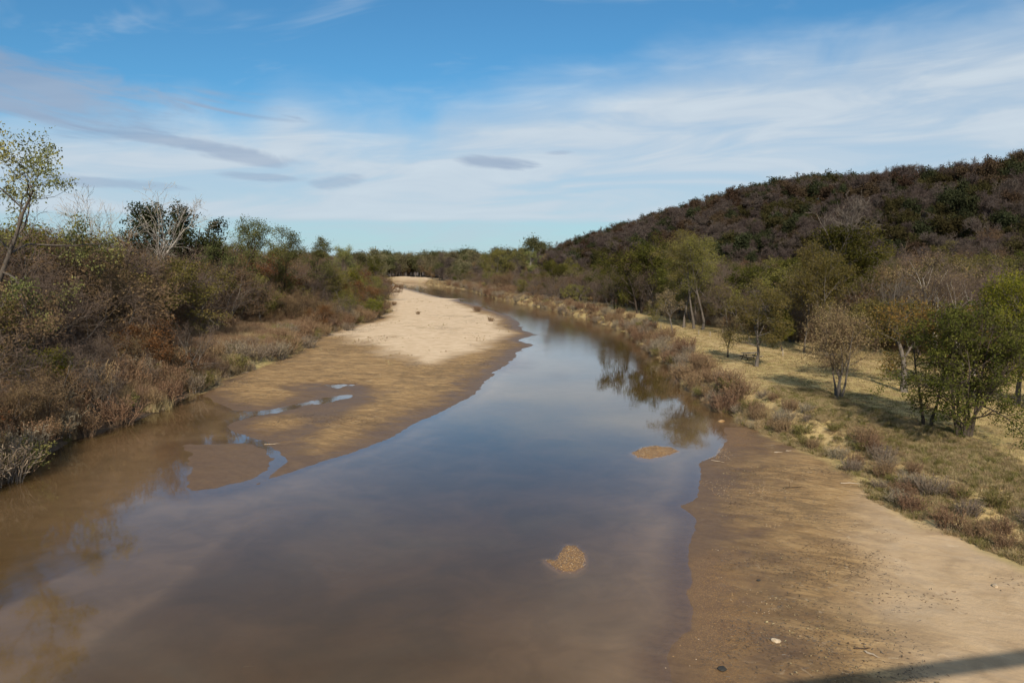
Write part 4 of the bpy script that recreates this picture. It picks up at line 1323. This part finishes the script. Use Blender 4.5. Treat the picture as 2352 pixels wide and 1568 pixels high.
cover('lush_lawn', 'greener taller grass under and before the trees at the right edge', 'grass', LUSH, 5000, (23, 40, 26, 40),
      lambda x, y, F, r: (F['sr'] > 6) & (line_dist(x, y, PATH) > 2.2) & (patch(x, y, 5, 35) > 0.46), (.35, .8), 706, .1)
cover('left_undergrowth', 'tangled brown undergrowth between the thicket trees on the left bank', 'undergrowth', [b[1][1] for b in SHRUB_RED + SHRUB_TAN[:2]], 30000, (-190, -24, 36, 300),
      lambda x, y, F, r: (F['sl'] > 3) & open_left(x, y, F['sl']) & (r.random(len(x)) < np.clip(60 / np.hypot(x, y), .15, 1)), (1.2, 2.3), 707, .1)
cover('wood_undergrowth', 'brown undergrowth among the trees below the hill', 'undergrowth', [b[1][1] for b in SHRUB_RED + SHRUB_TAN[:2]], 26000, (0, 190, 60, 380),
      lambda x, y, F, r: (sdf(x, y, WOOD_R) > 1) & (F['sr'] > 5) & (F['hill'] < 14) & (r.random(len(x)) < np.clip(80 / np.hypot(x, y), .15, 1)), (.8, 1.9), 708, .1)
cover('sand_weeds', 'sparse dry weeds on the sand bar', 'weeds', TALL_STRAW[:2] + LUSH[:1], 5000, (-36, 8, 70, 330),
      lambda x, y, F, r: (F['bar'] > 1) & (F['sl'] < 0) & (((patch(x, y, 5, 55) > 0.66) & (y > 95)) | ((F['sl'] > -2.0) & (r.random(len(x)) < .5))), (.10, .28), 709, .2)

# ------------------------------------------------------------------ pebbles on the gravel shoals
def pebble(seed, name='pebble', sub=1):
    import bmesh
    rng = random.Random(seed)
    bm = bmesh.new()
    bmesh.ops.create_icosphere(bm, subdivisions=sub, radius=0.5)
    sx, sy, sz = rng.uniform(.8, 1.2), rng.uniform(.6, 1), rng.uniform(.35, .6)
    for v in bm.verts:
        k = 1 + rng.uniform(-.16, .16)
        v.co = (v.co.x * sx * k, v.co.y * sy * k, v.co.z * sz * k)
    me = bpy.data.meshes.new(name)
    bm.to_mesh(me)
    bm.free()
    return me


def stone_mat(name, a, b):
    m, T, out = new_mat(name)
    tc = T.node('ShaderNodeTexCoord')
    oi = T.node('ShaderNodeObjectInfo')
    n = T.noise(tc.outputs['Object'], 4.0, 4, 0.6)
    col = T.mix(T.ss(n, .35, .65), a, b)
    col = T.mix(T.m('MULTIPLY', oi.outputs['Random'], .5), col, C(a[0] * .5, a[1] * .45, a[2] * .4))
    d = T.node('ShaderNodeBsdfPrincipled')
    T.l.new(col, d.inputs['Base Color'])
    d.inputs['Roughness'].default_value = .8
    T.l.new(d.outputs[0], out.inputs[0])
    return m


PALE_STONE = stone_mat('pale_stone', C(.52, .42, .30), C(.36, .27, .17))
OCHRE_STONE = stone_mat('ochre_stone', C(.34, .22, .10), C(.22, .13, .055))
BLACK_STONE = stone_mat('black_stone', C(.02, .02, .018), C(.035, .03, .025))
PEBS = []
for i in range(5):
    p_ = pebble(30 + i)
    p_.materials.append(PALE_STONE if i < 2 else OCHRE_STONE)
    PEBS.append(p_)
cover('shore_pebbles', 'pale and ochre pebbles strewn along the wet edge of the right flat', 'pebbles', PEBS, 60000, (3, 20, 18, 62),
      lambda x, y, F, r: (F['rs'] > -0.15) & (F['sr'] < 0) & ((F['rs'] < 3.6) | (r.random(len(x)) < .06)) & (patch(x, y, 2.5, 66) > 0.50) & (r.random(len(x)) < ss(patch(x, y, 6, 67), .4, .65)), (.025, .075), 711, .2)
cover('islet_pebbles', 'ochre gravel covering the two shoals in the river', 'pebbles', PEBS, 26000, (0, 14, 26, 56),
      lambda x, y, F, r: (np.maximum(F['i1'], F['i2']) > -0.05), (.03, .08), 712, .2)


def litter_piece(seed, n, L, W, mat_):
    rng = np.random.default_rng(seed)
    g = Geo()
    a = rng.random(n) * 6.283
    c = np.stack([rng.normal(size=n) * .5, rng.normal(size=n) * .5, rng.uniform(.008, .03, n)], 1)
    d = np.stack([np.cos(a), np.sin(a), rng.normal(size=n) * .05], 1) * (L * rng.uniform(.4, 1.2, n))[:, None]
    sd = np.stack([-np.sin(a), np.cos(a), rng.normal(size=n) * .3], 1) * W
    V = np.stack([c - d - sd, c + d - sd * .6, c + d + sd * .6, c - d + sd], 1)
    g.add(V.reshape(-1, 3), np.arange(n * 4).reshape(n, 4), np.repeat(rng.random(n), 4))
    return g.mesh('litter', mat_)


LITTER = [litter_piece(800 + i, 16, .07, .010, BARK['grey']) for i in range(2)] + [litter_piece(805 + i, 22, .06, .016, BARK['brown']) for i in range(2)] + [litter_piece(808, 14, .05, .018, LEAF['straw'])]
cover('flood_litter', 'twigs and leaf litter strewn over the right sand flat', 'litter', LITTER, 6500, (5, 34, 17, 64),
      lambda x, y, F, r: (F['rs'] > 1.5) & (F['sr'] < 1.0) & (r.random(len(x)) < ss(patch(x, y, 3.5, 88), .44, .70)), (.4, 1.2), 713, .03)
cover('bar_litter', 'twigs and flood litter strewn over the left sand bar', 'litter', LITTER, 9000, (-36, 10, 60, 190),
      lambda x, y, F, r: (F['bar'] > 1.0) & (F['sl'] < 0) & (r.random(len(x)) < ss(patch(x, y * .35, 3.5, 89), .52, .68)), (.6, 1.6), 714, .03)

# ------------------------------------------------------------------ rocks, driftwood, posts, picnic table, bridge
def wood_mat(name, a, b):
    return bark_mat(name, a, b, 9.0)


GREYWOOD = wood_mat('weathered_wood', C(.30, .25, .20), C(.20, .165, .13))
PALEWOOD = wood_mat('pale_driftwood', C(.40, .33, .25), C(.30, .24, .18))
DARKWOOD = wood_mat('dark_wood', C(.075, .055, .042), C(.04, .03, .024))
POSTWOOD = wood_mat('post_wood', C(.40, .34, .26), C(.30, .25, .19))

for u, v, size, mat_, nm, lb in ((1657, 969, .6, OCHRE_STONE, 'rock', 'pale rounded rock at the water edge below the right bank fringe'),
                                 (1658, 1537, .30, BLACK_STONE, 'rock', 'black stone on the gravel at the bottom edge'),
                                 (1742, 1333, .16, BLACK_STONE, 'rock', 'small dark stone on the wet line of the right flat'),
                                 (1781, 1472, .28, PALE_STONE, 'rock', 'white stone on the right flat above the gravel'),
                                 (2286, 1346, .30, PALE_STONE, 'rock', 'white stone on the dark sand at the right edge')):
    x, y, z = spot(u, v, 0.2)
    me = pebble(int(u + v), 'rock', 2)
    me.materials.append(mat_)
    o = link(nm, me)
    o.location = (x, y, z + size * .12)
    o.rotation_euler = (0, 0, u * .7)
    o.scale = (size,) * 3
    tag(o, lb, 'rock')


def driftwood(u, v, L, r, rot, mat_, lb, seed, prongs=0):
    rng = np.random.default_rng(seed)
    x, y, z = spot(u, v, 0.3)
    L, r = L * .7, r * .6
    P = np.zeros((1, 6, 3))
    P[0, :, 0] = np.linspace(-L / 2, L / 2, 6)
    P[0, :, 1] = np.cumsum(rng.normal(size=6) * L * .03)
    P[0, :, 2] = r * .7 + np.abs(rng.normal(size=6)) * L * .015
    R = r * np.linspace(1, .55, 6)[None] * rng.uniform(.8, 1.15, (1, 6))
    R[0, 0] *= .75
    R[0, -1] *= .5
    g = Geo()
    g.tubes(P, R, 7)
    e = bpy.data.objects.new('driftwood', None)
    e.location = (x, y, z)
    e.rotation_euler = (0, 0, rot)
    COL.objects.link(e)
    tag(e, lb, 'driftwood')
    link('stem', g.mesh('stem', mat_, True), e)
    if prongs:
        B, RB = spawn(rng, P, R, prongs, .3, 1, L * .4, .8, .25, 3, .6, .2)
        for q in range(len(B)):
            g = Geo()
            g.tubes(B[q:q + 1], RB[q:q + 1], 4)
            link('prong', g.mesh('prong', mat_, True), e)


driftwood(873, 732, 2.6, .42, .3, DARKWOOD, 'dark driftwood stump lying on the pale sand by the left thicket', 1, 4)
driftwood(1980, 1489, .75, .05, .05, DARKWOOD, 'short dark stick lying on the lower right sand', 2)
driftwood(2003, 1504, .7, .06, -.9, PALEWOOD, 'short pale stick below the dark one on the right sand', 3)
driftwood(1957, 1111, 1.7, .06, -.2, PALEWOOD, 'long pale branch beside the grass edge of the right flat', 4)
driftwood(1787, 1039, .8, .07, .1, PALEWOOD, 'pale stick on the upper right flat, left of two', 5)
driftwood(1812, 1036, .6, .07, .2, PALEWOOD, 'pale stick on the upper right flat, right of two', 6)
driftwood(1818, 1120, 1.6, .05, .3, DARKWOOD, 'twiggy dark driftwood on the right flat near the pale sand patch', 7, 5)
driftwood(1650, 1059, 1.2, .05, -.5, PALEWOOD, 'thin pale branch on the dark gravel point', 8, 1)
driftwood(625, 1020, 1.5, .05, .1, PALEWOOD, 'thin pale branch on the wet sand of the left bar', 9, 1)
driftwood(575, 1530, .6, .05, .2, PALEWOOD, 'pale stick stranded in the shallow water at the bottom', 10)
driftwood(563, 832, 1.8, .07, 1.1, PALEWOOD, 'bleached branch poking from the left bank above the sand', 11, 2)


def box_mesh(name, w, d, h, mat_, bev=.012):
    import bmesh
    bm = bmesh.new()
    bmesh.ops.create_cube(bm, size=1.0)
    for v in bm.verts:
        v.co = (v.co.x * w, v.co.y * d, v.co.z * h)
    if bev:
        bmesh.ops.bevel(bm, geom=list(bm.edges), offset=bev, segments=1, affect='EDGES')
    me = bpy.data.meshes.new(name)
    bm.to_mesh(me)
    bm.free()
    me.materials.append(mat_)
    return me


post_me = box_mesh('post', .11, .11, .8, POSTWOOD, .02)
cap_me = box_mesh('post_cap', .14, .14, .04, GREYWOOD, .015)
POSTS = [(1395, 704), (1405, 702.5), (1413, 702), (1420, 702), (1439, 706), (1461, 709), (1476, 713), (1503, 748), (1518, 754), (1605, 769), (1631, 773), (1798, 818), (1660, 765)]
for i, (u, v) in enumerate(POSTS):
    x, y, z = spot(u, v, 2.0)
    e = bpy.data.objects.new('marker_post', None)
    e.location = (x, y, z)
    e.rotation_euler = (random.uniform(-.05, .05), random.uniform(-.05, .05), random.random())
    COL.objects.link(e)
    where = 'in the row at the far end of the lawn' if i < 7 else 'standing alone on the lawn by the bend' if i < 9 else 'on the lawn left of the small forked tree' if i in (9, 10, 12) else 'on the lawn right of the picnic table'
    tag(e, 'short pale wooden marker post ' + where, 'post', 'marker posts on the lawn')
    p_ = link('shaft', post_me, e)
    p_.location = (0, 0, .32)
    p_ = link('cap', cap_me, e)
    p_.location = (0, 0, .738)

x, y, z = spot(1724, 826, 2.0)
tb = bpy.data.objects.new('picnic_table', None)
tb.location = (x, y, z)
tb.rotation_euler = (0, 0, .35)
COL.objects.link(tb)
tag(tb, 'weathered wooden picnic table with two benches under the olive tree', 'picnic table')
plank = box_mesh('plank', 2.1, .14, .045, GREYWOOD)
for i in range(5):
    link('table_plank', plank, tb).location = (0, -.31 + i * .155, .75)
for sg in (-1, 1):
    for k in (0, 1):
        link('bench_plank', plank, tb).location = (0, sg * (.68 + k * .155), .44)
    leg = box_mesh('leg', .05, .09, .98, DARKWOOD)
    for ex in (-.75, .75):
        l_ = link('leg', leg, tb)
        l_.location = (ex, sg * .36, .36)
        l_.rotation_euler = (sg * .55, 0, 0)
brace = box_mesh('brace', .05, 1.68, .09, DARKWOOD)
for ex in (-.805, .805):
    link('brace', brace, tb).location = (ex, 0, .37)

# the footbridge the picture is taken from: its rail throws the shadow across the near sand
br = bpy.data.objects.new('footbridge', None)
br.location = (0, .35, 0)
br.rotation_euler = (0, 0, math.atan2(1.2, 5.0))
COL.objects.link(br)
tag(br, 'concrete footbridge over the river, only its rail shadow on the near sand shows', 'bridge')
CONC = stone_mat('concrete', C(.42, .40, .37), C(.34, .32, .30))
for nm, w, d, h, loc in (('deck', 130, 2.2, .35, (0, -1.35, 10.2)), ('handrail', 130, .18, .42, (0, -.10, 11.08)), ('rear_handrail', 130, .18, .12, (0, -2.35, 11.3))):
    link(nm, box_mesh(nm, w, d, h, CONC, .02), br).location = loc
pm = box_mesh('rail_post', .16, .14, .8, CONC, .01)
for i in range(-8, 9):
    link('rail_post', pm, br).location = (i * 7.5 + 3.7, -.263, 10.774)
pier = box_mesh('pier', 1.4, 1.6, 11.5, CONC, .05)
for px_ in (-42, -21, 21, 42):
    link('pier', pier, br).location = (px_, -1.35, 4.25)
